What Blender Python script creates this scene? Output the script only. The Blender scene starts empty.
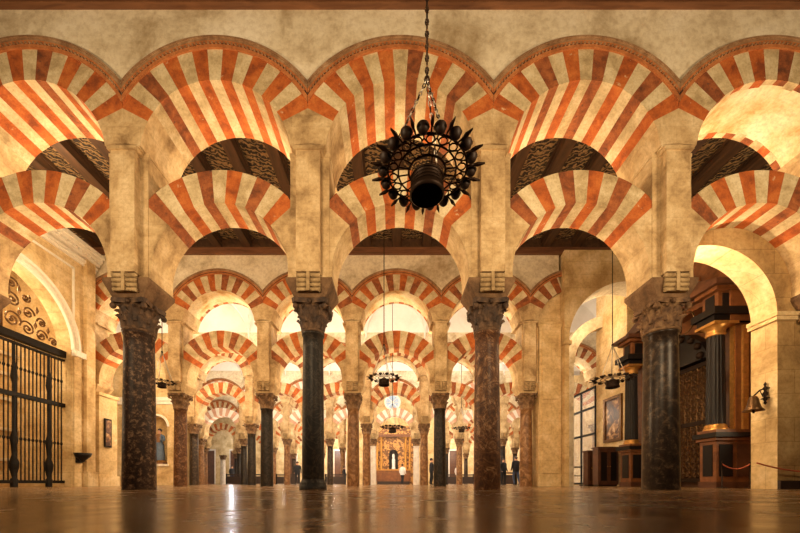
import bpy, math, random
from math import sin, cos, pi, sqrt, radians, atan2
from mathutils import Vector, Matrix
random.seed(7)
col = bpy.context.scene.collection
PI = pi
# ------------------------------------------------------------------ materials
def new_mat(name):
    m = bpy.data.materials.new(name); m.use_nodes = True
    nt = m.node_tree
    return m, nt, nt.nodes['Principled BSDF']
def ramp(nt, stops):
    r = nt.nodes.new('ShaderNodeValToRGB')
    e = r.color_ramp.elements
    while len(e) < len(stops): e.new(0.5)
    for i, (p, c) in enumerate(stops):
        e[i].position = p; e[i].color = (*c, 1)
    return r
def coords(nt, scale=(1,1,1), world=False):
    tc = nt.nodes.new('ShaderNodeTexCoord'); mp = nt.nodes.new('ShaderNodeMapping')
    if world:
        g = nt.nodes.new('ShaderNodeNewGeometry'); nt.links.new(g.outputs['Position'], mp.inputs['Vector'])
    else:
        nt.links.new(tc.outputs['Object'], mp.inputs['Vector'])
    mp.inputs['Scale'].default_value = scale
    return mp
def noise(nt, vec, scale, detail=6, rough=.6, dist=0):
    n = nt.nodes.new('ShaderNodeTexNoise'); n.inputs['Scale'].default_value = scale
    n.inputs['Detail'].default_value = detail; n.inputs['Roughness'].default_value = rough
    n.inputs['Distortion'].default_value = dist
    nt.links.new(vec.outputs[0], n.inputs['Vector']); return n
def bump(nt, bs, src, strength=.3, dist=.02):
    b = nt.nodes.new('ShaderNodeBump'); b.inputs['Strength'].default_value = strength; b.inputs['Distance'].default_value = dist
    nt.links.new(src, b.inputs['Height']); nt.links.new(b.outputs[0], bs.inputs['Normal'])
def mix(nt, fac, a, b, mode='MIX'):
    m = nt.nodes.new('ShaderNodeMixRGB'); m.blend_type = mode
    for k, v in ((0, fac), (1, a), (2, b)):
        if hasattr(v, 'links') or hasattr(v, 'is_linked'): nt.links.new(v, m.inputs[k])
        elif isinstance(v, (int, float)): m.inputs[k].default_value = v
        else: m.inputs[k].default_value = (*v, 1)
    return m
def stone(name, lo, mid, hi, scale=1.3, rough=.85, world=True, bstr=.35, spots=None, brick=None, grit=.45):
    m, nt, bs = new_mat(name)
    v = coords(nt, world=world)
    n = noise(nt, v, scale, 8, .65, .3)
    r = ramp(nt, [(.33, lo), (.5, mid), (.68, hi)]); nt.links.new(n.outputs['Fac'], r.inputs['Fac'])
    out = r.outputs['Color']
    n2 = noise(nt, v, scale*9, 5, .7)
    r2 = ramp(nt, [(.34, (.52,.44,.35)), (.56, (1,1,1))]); nt.links.new(n2.outputs['Fac'], r2.inputs['Fac'])
    out = mix(nt, grit, out, r2.outputs['Color'], 'MULTIPLY').outputs[0]
    if spots:
        n3 = noise(nt, v, spots[1], 4, .6)
        r3 = ramp(nt, [(spots[2], (0,0,0)), (spots[2]+.08, (1,1,1))]); nt.links.new(n3.outputs['Fac'], r3.inputs['Fac'])
        out = mix(nt, r3.outputs['Color'], out, spots[0]).outputs[0]
    if brick:
        # courses along Z: swizzle so that horizontal coordinate = x+y
        sx = nt.nodes.new('ShaderNodeSeparateXYZ'); nt.links.new(v.outputs[0], sx.inputs[0])
        ad = nt.nodes.new('ShaderNodeMath'); nt.links.new(sx.outputs[0], ad.inputs[0]); nt.links.new(sx.outputs[1], ad.inputs[1])
        cb = nt.nodes.new('ShaderNodeCombineXYZ'); nt.links.new(ad.outputs[0], cb.inputs[0]); nt.links.new(sx.outputs[2], cb.inputs[1])
        bt = nt.nodes.new('ShaderNodeTexBrick'); nt.links.new(cb.outputs[0], bt.inputs['Vector'])
        bt.inputs['Scale'].default_value = 1; bt.inputs['Brick Width'].default_value = brick[0]; bt.inputs['Row Height'].default_value = brick[1]
        bt.inputs['Mortar Size'].default_value = .008; bt.inputs['Mortar Smooth'].default_value = .4
        bt.inputs['Color1'].default_value = (1,1,1,1); bt.inputs['Color2'].default_value = (.86,.83,.78,1); bt.inputs['Mortar'].default_value = (.5,.42,.33,1)
        out = mix(nt, brick[2], out, bt.outputs['Color'], 'MULTIPLY').outputs[0]
    nt.links.new(out, bs.inputs['Base Color'])
    bs.inputs['Roughness'].default_value = rough
    bump(nt, bs, n2.outputs['Fac'], bstr, .02)
    return m
def marble(name, lo, mid, hi, scale=3, rough=.22, vein=None, dist=1.5):
    m, nt, bs = new_mat(name)
    v = coords(nt)
    n = noise(nt, v, scale, 10, .7, dist)
    r = ramp(nt, [(.36, lo), (.52, mid), (.66, hi)]); nt.links.new(n.outputs['Fac'], r.inputs['Fac'])
    out = r.outputs['Color']
    if vein:
        n3 = noise(nt, v, vein[1], 6, .6, 2.5)
        r3 = ramp(nt, [(.47, (0,0,0)), (.5, (1,1,1)), (.53, (0,0,0))]); nt.links.new(n3.outputs['Fac'], r3.inputs['Fac'])
        out = mix(nt, r3.outputs['Color'], out, vein[0]).outputs[0]
    nt.links.new(out, bs.inputs['Base Color']); bs.inputs['Roughness'].default_value = rough; bs.inputs['Specular IOR Level'].default_value = .28
    bump(nt, bs, n.outputs['Fac'], .12, .01)
    return m
def plain(name, c, rough=.5, metal=0, emit=None, var=.25, scale=12):
    m, nt, bs = new_mat(name)
    v = coords(nt); n = noise(nt, v, scale, 4)
    r = ramp(nt, [(.3, tuple(x*(1-var) for x in c)), (.7, tuple(min(1, x*(1+var)) for x in c))]); nt.links.new(n.outputs['Fac'], r.inputs['Fac'])
    nt.links.new(r.outputs['Color'], bs.inputs['Base Color'])
    bs.inputs['Roughness'].default_value = rough; bs.inputs['Metallic'].default_value = metal
    if emit:
        bs.inputs['Emission Color'].default_value = (*emit[0], 1); bs.inputs['Emission Strength'].default_value = emit[1]
    return m
def carved(name, lo, hi, scale, rough=.7, bstr=.8):
    m, nt, bs = new_mat(name)
    v = coords(nt, world=True)
    n = noise(nt, v, 1.6, 2, .5)
    w = nt.nodes.new('ShaderNodeTexWave'); w.wave_type = 'RINGS'; w.rings_direction = 'SPHERICAL'
    w.inputs['Scale'].default_value = scale*.35; w.inputs['Distortion'].default_value = 9; w.inputs['Detail'].default_value = 3; w.inputs['Detail Scale'].default_value = scale*.25
    nt.links.new(v.outputs[0], w.inputs['Vector'])
    r = ramp(nt, [(.35, lo), (.75, hi)]); nt.links.new(w.outputs['Fac'], r.inputs['Fac'])
    nt.links.new(r.outputs['Color'], bs.inputs['Base Color']); bs.inputs['Roughness'].default_value = rough
    bump(nt, bs, w.outputs['Fac'], bstr, .04)
    return m
def wood(name, lo, hi, scale=(1,12,12), rough=.55):
    m, nt, bs = new_mat(name)
    v = coords(nt, scale); n = noise(nt, v, 1.2, 8, .65, .6)
    r = ramp(nt, [(.3, lo), (.7, hi)]); nt.links.new(n.outputs['Fac'], r.inputs['Fac'])
    nt.links.new(r.outputs['Color'], bs.inputs['Base Color']); bs.inputs['Roughness'].default_value = rough
    bump(nt, bs, n.outputs['Fac'], .3, .01)
    return m
M = {}
M['cream'] = stone('cream_voussoir', (.44,.33,.175), (.66,.53,.31), (.80,.69,.46), 2.6)
M['cream2'] = stone('cream_voussoir_worn', (.36,.26,.13), (.58,.45,.25), (.76,.64,.42), 4)
M['red'] = stone('red_voussoir', (.24,.055,.012), (.48,.115,.02), (.62,.19,.04), 3.6, spots=((.62,.42,.24), 7, .66))
M['red2'] = stone('red_voussoir_brick', (.13,.04,.014), (.30,.085,.025), (.46,.15,.045), 5, spots=((.12,.05,.03), 14, .62))
M['plaster'] = stone('mottled_plaster', (.44,.33,.19), (.78,.68,.49), (.91,.83,.66), .9)
M['faded'] = stone('faded_plaster', (.58,.31,.09), (.80,.63,.36), (.90,.81,.60), 1.7)
M['pier'] = stone('pier_stone', (.27,.165,.07), (.56,.395,.20), (.76,.60,.36), 1.7, brick=(.62,.42,.25))
M['ashlar'] = stone('ashlar_stone', (.28,.165,.06), (.48,.31,.125), (.62,.44,.21), 1.3, brick=(.85,.5,.75))
M['ashlar_pale'] = stone('pale_ashlar', (.44,.28,.11), (.68,.49,.24), (.84,.68,.41), 1.1, brick=(.8,.5,.45))
M['white'] = stone('white_vault_plaster', (.84,.81,.76), (.92,.90,.86), (.95,.94,.91), .8, bstr=.1, grit=.05)
M['impost'] = stone('impost_stone', (.07,.035,.015), (.15,.08,.035), (.25,.145,.07), 4)
M['corbel'] = stone('brown_corbel_stone', (.24,.15,.065), (.42,.29,.14), (.56,.41,.22), 4)
M['capital_dark'] = stone('dark_capital', (.022,.011,.006), (.075,.038,.018), (.19,.105,.05), 7, world=False, rough=.7)
M['capital_tan'] = stone('tan_capital', (.06,.028,.012), (.18,.095,.042), (.34,.21,.10), 7, world=False, rough=.75)
M['mould'] = stone('brown_moulding', (.20,.10,.045), (.34,.19,.09), (.46,.29,.16), 5)
M['mould_red'] = stone('orange_moulding', (.34,.11,.03), (.50,.17,.05), (.60,.24,.08), 5)
M['bead'] = plain('dark_bead', (.07,.03,.015), .8)
M['mar_brown'] = marble('mottled_brown_marble', (.010,.005,.003), (.042,.019,.010), (.27,.16,.09), 13, .5, dist=.4)
M['mar_black'] = marble('black_marble', (.006,.004,.003), (.013,.009,.006), (.04,.025,.015), 3, .45, vein=((.05,.035,.022), 2.0))
M['mar_red'] = marble('red_veined_marble', (.045,.018,.008), (.15,.062,.024), (.42,.24,.12), 3.6, .45, vein=((.05,.02,.012), 2.2), dist=2)
M['mar_grey'] = marble('grey_speckled_marble', (.014,.008,.005), (.036,.022,.014), (.13,.085,.05), 9, .33, dist=.4)
M['mar_tan'] = marble('tan_marble', (.09,.04,.015), (.23,.11,.045), (.42,.25,.12), 3, .35)
M['mar_pale'] = marble('pale_marble', (.55,.47,.38), (.70,.62,.52), (.80,.74,.66), 2, .35)
M['wood'] = wood('dark_ceiling_wood', (.022,.010,.005), (.10,.045,.018), (6,1,6))
M['plate'] = wood('brown_plate_wood', (.085,.03,.012), (.23,.095,.04), (1,8,8))
M['carved'] = carved('carved_ceiling', (.022,.012,.006), (.30,.18,.07), 9)
M['iron'] = plain('black_iron', (.010,.007,.005), .6, .2)
M['bronze'] = plain('dark_bronze', (.022,.011,.006), .5, .5)
M['bronze2'] = plain('bronze', (.16,.085,.035), .35, .8)
M['silver'] = plain('pale_chain', (.55,.5,.42), .35, .9)
M['glass'] = plain('amber_oil_glass', (.015,.007,.004), .55)
M['gilt'] = plain('gilt', (.55,.28,.07), .35, .7)
M['gold_wall'] = carved('gilded_altar', (.16,.06,.014), (.60,.30,.08), 7, .4, .6)
M['ret_wood'] = wood('orange_brown_marble', (.09,.028,.008), (.26,.092,.026), (3,3,3), .45)
M['ret_dark'] = wood('dark_red_brown', (.05,.018,.009), (.13,.05,.022), (3,3,3), .35)
M['black'] = plain('black_stone', (.010,.007,.006), .42)
for q_ in ('iron', 'bronze', 'glass'): M[q_].node_tree.nodes['Principled BSDF'].inputs['Specular IOR Level'].default_value = .2
M['black'].node_tree.nodes['Principled BSDF'].inputs['Specular IOR Level'].default_value = .25
M['grille'] = carved('pierced_bronze_grille', (.012,.006,.004), (.30,.14,.055), 26, .5, 1)
M['rope'] = plain('red_rope', (.45,.10,.04), .8)
M['cloth_dark'] = plain('dark_cloth', (.012,.012,.016), .9)
M['cloth_blue'] = plain('blue_jeans', (.04,.06,.12), .9)
M['cloth_white'] = plain('white_cloth', (.75,.74,.72), .9)
M['skin'] = plain('skin', (.5,.27,.17), .6)
M['hair'] = plain('hair', (.03,.018,.012), .7)
M['robe_blue'] = plain('faded_blue_robe', (.09,.13,.19), .7)
M['robe_brown'] = plain('brown_robe', (.22,.10,.04), .7)
M['white_moulding'] = plain('white_stone_moulding', (.80,.74,.62), .6, var=.08)
M['base_dark'] = plain('dark_baseboard', (.03,.015,.01), .5)
M['blueglass'] = plain('pale_blue_glass', (.35,.45,.6), .2)
def painting_mat():
    m, nt, bs = new_mat('old_oil_painting')
    v = coords(nt); n = noise(nt, v, 2.6, 3, .6, .8)
    r = ramp(nt, [(.38, (.03,.012,.006)), (.5, (.13,.05,.02)), (.58, (.42,.22,.08)), (.68, (.7,.5,.28))]); nt.links.new(n.outputs['Fac'], r.inputs['Fac'])
    nt.links.new(r.outputs['Color'], bs.inputs['Base Color']); bs.inputs['Roughness'].default_value = .35
    return m
M['painting'] = painting_mat()
def pane_mat():
    m, nt, bs = new_mat('clear_pane')
    bs.inputs['Base Color'].default_value = (.9,.93,.95,1); bs.inputs['Roughness'].default_value = .05
    bs.inputs['Alpha'].default_value = .22
    return m
M['pane'] = pane_mat()
def floor_mat():
    m, nt, bs = new_mat('polished_marble_floor')
    v = coords(nt, world=True)
    n = noise(nt, v, 1.7, 9, .68, .8)
    r = ramp(nt, [(.36, (.06,.028,.010)), (.5, (.23,.125,.052)), (.62, (.44,.29,.15))]); nt.links.new(n.outputs['Fac'], r.inputs['Fac'])
    bt = nt.nodes.new('ShaderNodeTexBrick'); nt.links.new(v.outputs[0], bt.inputs['Vector'])
    bt.inputs['Scale'].default_value = 1; bt.inputs['Brick Width'].default_value = .9; bt.inputs['Row Height'].default_value = .6
    bt.inputs['Mortar Size'].default_value = .006; bt.inputs['Color1'].default_value = (1,1,1,1); bt.inputs['Color2'].default_value = (.8,.78,.75,1); bt.inputs['Mortar'].default_value = (.3,.25,.2,1)
    o = mix(nt, .8, r.outputs['Color'], bt.outputs['Color'], 'MULTIPLY')
    nt.links.new(o.outputs[0], bs.inputs['Base Color'])
    n2 = noise(nt, v, 2.2, 5, .6)
    rr = nt.nodes.new('ShaderNodeMapRange'); rr.inputs['From Min'].default_value = .3; rr.inputs['From Max'].default_value = .7
    rr.inputs['To Min'].default_value = .14; rr.inputs['To Max'].default_value = .32
    nt.links.new(n2.outputs['Fac'], rr.inputs['Value']); nt.links.new(rr.outputs[0], bs.inputs['Roughness'])
    n3 = noise(nt, v, 7, 5, .6)
    bump(nt, bs, n3.outputs['Fac'], .07, .01)
    return m
M['floor'] = floor_mat()

# ------------------------------------------------------------------ mesh builder
class MB:
    def __init__(s): s.v = []; s.f = []; s.m = []; s.s = []; s.mats = []
    def mi(s, m):
        if m not in s.mats: s.mats.append(m)
        return s.mats.index(m)
    def add(s, vs, fs, mat, smooth=False):
        o = len(s.v); s.v += [tuple(p) for p in vs]
        k = s.mi(mat)
        for f in fs: s.f.append(tuple(i+o for i in f)); s.m.append(k); s.s.append(smooth)
    def box(s, a, b, mat):
        x0,y0,z0 = a; x1,y1,z1 = b
        vs = [(x0,y0,z0),(x1,y0,z0),(x1,y1,z0),(x0,y1,z0),(x0,y0,z1),(x1,y0,z1),(x1,y1,z1),(x0,y1,z1)]
        s.add(vs, [(0,3,2,1),(4,5,6,7),(0,1,5,4),(1,2,6,5),(2,3,7,6),(3,0,4,7)], mat)
    def frust(s, a, b, a2, b2, z0, z1, mat):
        vs = [(a[0],a[1],z0),(b[0],a[1],z0),(b[0],b[1],z0),(a[0],b[1],z0),(a2[0],a2[1],z1),(b2[0],a2[1],z1),(b2[0],b2[1],z1),(a2[0],b2[1],z1)]
        s.add(vs, [(0,3,2,1),(4,5,6,7),(0,1,5,4),(1,2,6,5),(2,3,7,6),(3,0,4,7)], mat)
    def lathe(s, prof, mat, n=32, c=(0,0,0), smooth=True, cap=True):
        vs = []; fs = []
        for r, z in prof:
            for i in range(n):
                t = 2*pi*i/n; vs.append((c[0]+r*cos(t), c[1]+r*sin(t), c[2]+z))
        for j in range(len(prof)-1):
            for i in range(n):
                k = (i+1) % n; fs.append((j*n+i, j*n+k, (j+1)*n+k, (j+1)*n+i))
        s.add(vs, fs, mat, smooth)
        if cap:
            if prof[0][0] > 1e-4: s.add([(c[0]+prof[0][0]*cos(2*pi*i/n), c[1]+prof[0][0]*sin(2*pi*i/n), c[2]+prof[0][1]) for i in range(n)], [tuple(range(n))[::-1]], mat)
            if prof[-1][0] > 1e-4: s.add([(c[0]+prof[-1][0]*cos(2*pi*i/n), c[1]+prof[-1][0]*sin(2*pi*i/n), c[2]+prof[-1][1]) for i in range(n)], [tuple(range(n))], mat)
    def tube(s, pts, r, mat, n=6, closed=False):
        pts = [Vector(p) for p in pts]; N = len(pts); vs = []; fs = []
        for i, p in enumerate(pts):
            if closed: d = pts[(i+1) % N]-pts[i-1]
            else: d = pts[min(i+1, N-1)]-pts[max(i-1, 0)]
            d.normalize()
            u = Vector((0,0,1)).cross(d)
            if u.length < .05: u = Vector((1,0,0)).cross(d)
            u.normalize(); w = d.cross(u)
            rr = r[i] if isinstance(r, (list, tuple)) else r
            for k in range(n):
                t = 2*pi*k/n; vs.append(p+u*rr*cos(t)+w*rr*sin(t))
        for i in range(N if closed else N-1):
            j = (i+1) % N
            for k in range(n):
                l = (k+1) % n; fs.append((i*n+k, j*n+k, j*n+l, i*n+l))
        if not closed: fs += [tuple(range(n)), tuple(range((N-1)*n, N*n))[::-1]]
        s.add(vs, fs, mat, True)
    def ball(s, c, r, mat, n=10, m=6, sc=(1,1,1)):
        vs = []; fs = []
        for j in range(m+1):
            a = pi*j/m
            for i in range(n):
                t = 2*pi*i/n; vs.append((c[0]+sc[0]*r*sin(a)*cos(t), c[1]+sc[1]*r*sin(a)*sin(t), c[2]-sc[2]*r*cos(a)))
        for j in range(m):
            for i in range(n):
                k = (i+1) % n; fs.append((j*n+i, j*n+k, (j+1)*n+k, (j+1)*n+i))
        s.add(vs, fs, mat, True)
    def prism(s, poly, y0, y1, mat, axis='Y', smooth=False):
        # poly = [(u, z)] counter-clockwise; extruded along axis
        n = len(poly)
        if axis == 'Y': f = lambda u, z, w: (u, w, z)
        else: f = lambda u, z, w: (w, u, z)
        vs = [f(u, z, y0) for u, z in poly]+[f(u, z, y1) for u, z in poly]
        s.add(vs, [tuple(range(n)), tuple(range(n, 2*n))[::-1]]+[(i, i+n, (i+1) % n+n, (i+1) % n) for i in range(n)], mat, smooth)
    def mesh(s, name):
        me = bpy.data.meshes.new(name); me.from_pydata(s.v, [], s.f); me.update()
        for m in s.mats: me.materials.append(m)
        for p, k, sm in zip(me.polygons, s.m, s.s): p.material_index = k; p.use_smooth = sm
        return me
    def build(s, name, parent=None, loc=(0,0,0)):
        o = bpy.data.objects.new(name, s.mesh(name)); col.objects.link(o); o.location = loc
        if parent: o.parent = parent
        return o
def tag(o, label=None, cat=None, group=None, kind=None):
    if label: o['label'] = label
    if cat: o['category'] = cat
    if group: o['group'] = group
    if kind: o['kind'] = kind
    return o
def struct(o): o['kind'] = 'structure'; return o
def empty(name, loc, label, cat, group=None, rz=0):
    o = bpy.data.objects.new(name, None); col.objects.link(o); o.location = loc; o.rotation_euler = (0,0,rz)
    o.empty_display_size = .1
    return tag(o, label, cat, group)
def part(name, me, parent, loc=(0,0,0)):
    o = bpy.data.objects.new(name, me); col.objects.link(o); o.parent = parent; o.location = loc; return o

# ------------------------------------------------------------------ place constants
F = 353.0; VX = 393.0; HY = 483.0; H = .13
Sx = 3.43; A = Sx/2
X0 = .139-1.5*Sx                    # front row, first column in view
D = 7.05
YF, YA, YB, YC, YK = 6.53, 6.70, 7.36, 7.63, 6.97      # pilaster front, lower arch front/back, upper back, column axis
CU, RI, RO, RM = 6.19, 1.40, 1.97, 2.17
CL, LI, LO = 4.15, 1.30, 1.92
ZI, ZCAP = 3.98, 3.63
ZC = 6.38
ZT = 8.93
ORD = ['first','second','third','fourth','fifth','sixth','seventh','eighth','ninth','tenth','eleventh','twelfth']
ROW = ['front row','second row back','third row back','fourth row back','fifth row back','sixth row back']
def px(x, Y): return (x-VX)*Y/F
def colx(k): return X0+k*Sx         # k=0..3 in front view
def bayx(k): return X0+(k+.5)*Sx    # bay k between columns k and k+1

# ------------------------------------------------------------------ arches (local origin: bay centre, row plane 0 at YK)
def seglist(t_lo, n, first_red, t_start, t_end):
    """voussoirs between angles t_lo..180-t_lo, springers outside"""
    segs = [(t_start, t_lo, None)]
    w = (180-2*t_lo)/n
    for i in range(n): segs.append((t_lo+i*w, t_lo+(i+1)*w, (i % 2 == 0) == first_red))
    segs.append((180-t_lo, t_end, None))
    return segs
def ring_mesh(name, c, ri, ro, clip, ya, yb, t_lo, n, t_start, fade=False, clipang=None, seed=1, pale=False, zmin=None, plainsp=None, plain_ends=False):
    rnd = random.Random(seed)
    mb = MB()
    segs = seglist(t_lo, n, True, t_start, 180-t_start)
    sp = plainsp or (M['pier'] if not pale else M['plaster'])
    for (t0, t1, red) in segs:
        if clipang is not None:
            if t1 <= clipang: continue
            t0 = max(t0, clipang)
        mat = sp if red is None else (rnd.choice([M['red'], M['red'], M['red2']]) if red else rnd.choice([M['cream'], M['cream2']]))
        k = 3 if red is not None else 8
        dj = rnd.uniform(-.004, .004) if red is not None else 0
        y0 = ya+dj; y1 = yb-dj
        def P(r, t, y):
            return (r*cos(t), y, c+r*sin(t))
        def out(t):
            r = ro
            if abs(cos(t)) > 1e-6: r = min(r, clip/abs(cos(t)))
            return max(r, ri+.001)
        ts = [radians(t0+(t1-t0)*i/k) for i in range(k+1)]
        bands = [(y0, y1, M['pier'] if plain_ends and red is not None and (t0 < t_lo+1 or t1 > 179-t_lo) else mat)]
        if fade and red is not None:
            w = (.10, .13)
            bands = [(y0, y0+w[0]+rnd.uniform(-.02,.03), mat), (0,0,M['faded']), (y1-w[1]+rnd.uniform(-.03,.02), y1, mat)]
            bands[1] = (bands[0][1], bands[2][0], M['faded'])
        for i in range(k):
            a, b = ts[i], ts[i+1]
            ra, rb = out(a), out(b)
            # front / back
            mb.add([P(ri,a,y0),P(ra,a,y0),P(rb,b,y0),P(ri,b,y0)], [(0,1,2,3)], mat)
            mb.add([P(ri,a,y1),P(ra,a,y1),P(rb,b,y1),P(ri,b,y1)], [(3,2,1,0)], mat)
            mb.add([P(ra,a,y0),P(ra,a,y1),P(rb,b,y1),P(rb,b,y0)], [(0,1,2,3)], mat)
            for (u, w_, mm) in bands:
                mb.add([P(ri,a,u),P(ri,a,w_),P(ri,b,w_),P(ri,b,u)], [(3,2,1,0)], mm, True)
        for t in (ts[0], ts[-1]):
            r_ = out(t); mb.add([P(ri,t,y0),P(r_,t,y0),P(r_,t,y1),P(ri,t,y1)], [(0,1,2,3)], mat)
    return mb
TU = math.degrees(math.asin((ZC-CU)/RI)); TL = math.degrees(math.asin((ZI-CL)/LI))
def upper_mb(fade, seed, clipang=None, plain_ends=False):
    return ring_mesh('voussoirs', CU, RI, RO, A, YF-YK, YC-YK, 27, 15, TU, fade, clipang, seed, plain_ends=plain_ends)
def lower_mb(seed, clipang=None):
    return ring_mesh('voussoirs', CL, LI, LO, A-.371, YA-YK, YB-YK, 42, 11, TL, False, clipang, seed)
def moulding_mb(detail, xr=(-A+.003, A-.003)):
    mb = MB(); N = 48
    y = YF-YK
    def band(r0, r1, yf, mat):
        xs = [xr[0]+(xr[1]-xr[0])*i/N for i in range(N+1)]
        for i in range(N):
            p, q = xs[i], xs[i+1]
            z = lambda r, x: CU+sqrt(r*r-x*x)
            vs = [(p,yf,z(r0,p)),(q,yf,z(r0,q)),(q,yf,z(r1,q)),(p,yf,z(r1,p)),(p,y+.05,z(r0,p)),(q,y+.05,z(r0,q)),(q,y+.05,z(r1,q)),(p,y+.05,z(r1,p))]
            mb.add(vs, [(0,1,2,3),(0,4,5,1),(3,2,6,7)], mat)
    band(RO-.005, RO+.055, y-.03, M['mould_red'])
    band(RO+.055, RO+.085, y-.015, M['bead'])
    band(RO+.085, RO+.12, y-.035, M['mould_red'])
    band(RO+.12, RM-.03, y-.03, M['mould'])
    band(RM-.03, RM, y-.05, M['mould'])
    if detail:
        tm = math.acos(A/(RO+.07)); n = 56
        for i in range(n):
            t = tm+.02+(pi-2*tm-.04)*i/(n-1); r = RO+.07
            cx, cz = r*cos(t), CU+r*sin(t)
            if not xr[0]+.03 < cx < xr[1]-.03: continue
            mb.box((cx-.014, y-.05, cz-.014), (cx+.014, y-.015, cz+.014), M['mould'])
    return mb
me_up = [upper_mb(False, s, plain_ends=(s != 3)).mesh('voussoirs') for s in (1,2,3,4)]
me_upf = [upper_mb(True, s).mesh('voussoirs') for s in (5,6,7)]
me_lo = [lower_mb(s).mesh('voussoirs') for s in (11,12,13,14)]
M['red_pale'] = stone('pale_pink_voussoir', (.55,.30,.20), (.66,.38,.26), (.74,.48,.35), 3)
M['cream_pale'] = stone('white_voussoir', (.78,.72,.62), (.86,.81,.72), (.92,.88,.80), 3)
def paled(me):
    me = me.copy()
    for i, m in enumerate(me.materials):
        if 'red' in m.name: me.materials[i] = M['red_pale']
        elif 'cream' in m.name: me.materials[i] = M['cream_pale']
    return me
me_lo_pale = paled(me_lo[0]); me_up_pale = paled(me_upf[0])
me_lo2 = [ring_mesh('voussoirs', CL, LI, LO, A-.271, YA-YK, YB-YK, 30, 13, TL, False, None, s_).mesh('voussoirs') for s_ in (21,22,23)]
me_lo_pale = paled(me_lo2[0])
me_mo = moulding_mb(True).mesh('moulding'); me_mo2 = moulding_mb(False).mesh('moulding')

def where(n, i, r):   # words for the i-th of n from the left in row r
    return ORD[i]+' from the left in the '+ROW[r]

def put_bay(r, k, i, fade, half=False):
    x = bayx(k); y = YK+r*D
    g = 'striped upper arches'; g2 = 'striped horseshoe arches'
    w = where(0, i, r)
    u = empty('upper_arch', (x, y, ZC), 'striped upper arch, '+w, 'arch', g+' of the '+ROW[r])
    if half:
        part('voussoirs', upper_mb(True, 9, 109).mesh('voussoirs'), u, (0,0,-ZC))
        part('moulding', moulding_mb(False, (-A+.003, -.5)).mesh('moulding'), u, (0,0,-ZC))
        u['label'] = 'cut-off left part of a striped upper arch beside the tall plain stone arch'
        return
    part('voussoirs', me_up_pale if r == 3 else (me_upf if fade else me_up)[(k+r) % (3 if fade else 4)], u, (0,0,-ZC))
    part('moulding', me_mo if r == 0 else me_mo2, u, (0,0,-ZC))
    l = empty('horseshoe_arch', (x, y, ZI), 'striped lower horseshoe arch, '+w, 'arch', g2+' of the '+ROW[r])
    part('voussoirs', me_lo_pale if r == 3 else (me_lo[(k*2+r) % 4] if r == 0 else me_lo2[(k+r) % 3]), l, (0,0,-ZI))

# ------------------------------------------------------------------ piers
def pier_parts(hw=.37, imp='impost'):
    out = []
    y = lambda v: v-YK
    mb = MB()                                    # main body
    mb.box((-hw, y(YA-.01), ZI), (hw, y(YB+.02), ZC-.06), M['pier'])
    out.append(('pier_body', mb.mesh('pier_body')))
    mb = MB(); mb.box((-.222, y(YF), 4.05), (.222, y(YA), ZC-.09), M['pier'])
    mb.box((-.19, y(YF)+.02, ZI-.28), (.19, y(YA-.01), 3.70), M['pier'])
    out.append(('pilaster', mb.mesh('pilaster')))
    mb = MB(); mb.box((-.27, y(YF)-.03, ZC-.09), (.27, y(YA), ZC-.03), M['pier']); mb.box((-.30, y(YF)-.0, ZC-.03), (.30, y(YA), ZC), M['pier'])
    mb.box((-.385, y(YA)-.01, ZC-.06), (.385, y(YC), ZC), M['pier'])
    out.append(('cornice', mb.mesh('cornice')))
    mb = MB()                                    # roll corbels under the pilaster
    for j in range(4):
        z = 4.0-j*.085; yy = y(YF)+.048+j*.008
        n = 10
        for (xa, xb) in ((-.222, -.03), (.03, .222)):
            vs = []; fs = []
            for xx in (xa, xb):
                for i in range(n):
                    t = 2*pi*i/n; vs.append((xx, yy+.042*cos(t), z+.042*sin(t)))
            for i in range(n): fs.append((i, (i+1) % n, (i+1) % n+n, i+n))
            fs += [tuple(range(n))[::-1], tuple(range(n, 2*n))]
            mb.add(vs, fs, M['corbel'], True)
    mb.box((-.03, y(YF)-.0, 3.7), (.03, y(YA), 4.06), M['corbel'])
    mb.box((-.2, y(YF)+.10, 3.7), (.2, y(YA)+.02, 4.06), M['impost'])
    out.append(('roll_corbel', mb.mesh('roll_corbel')))
    mb = MB()
    mb.frust((-.29, y(6.66)), (.29, y(7.27)), (-.435, y(6.60)), (.435, y(7.40)), ZCAP, ZI-.07, M[imp])
    mb.box((-.435, y(6.60), ZI-.07), (.435, y(7.40), ZI), M[imp])
    out.append(('impost', mb.mesh('impost')))
    return out
PIER = pier_parts(); PIER2 = pier_parts(.27, 'pier')
def put_pier(x, r, label):
    e = empty('pier', (x, YK+r*D, ZCAP), label, 'pier', 'stone piers of the '+ROW[r])
    for nm, me in (PIER if r == 0 else PIER2): part(nm, me, e, (0,0,-ZCAP))

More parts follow.
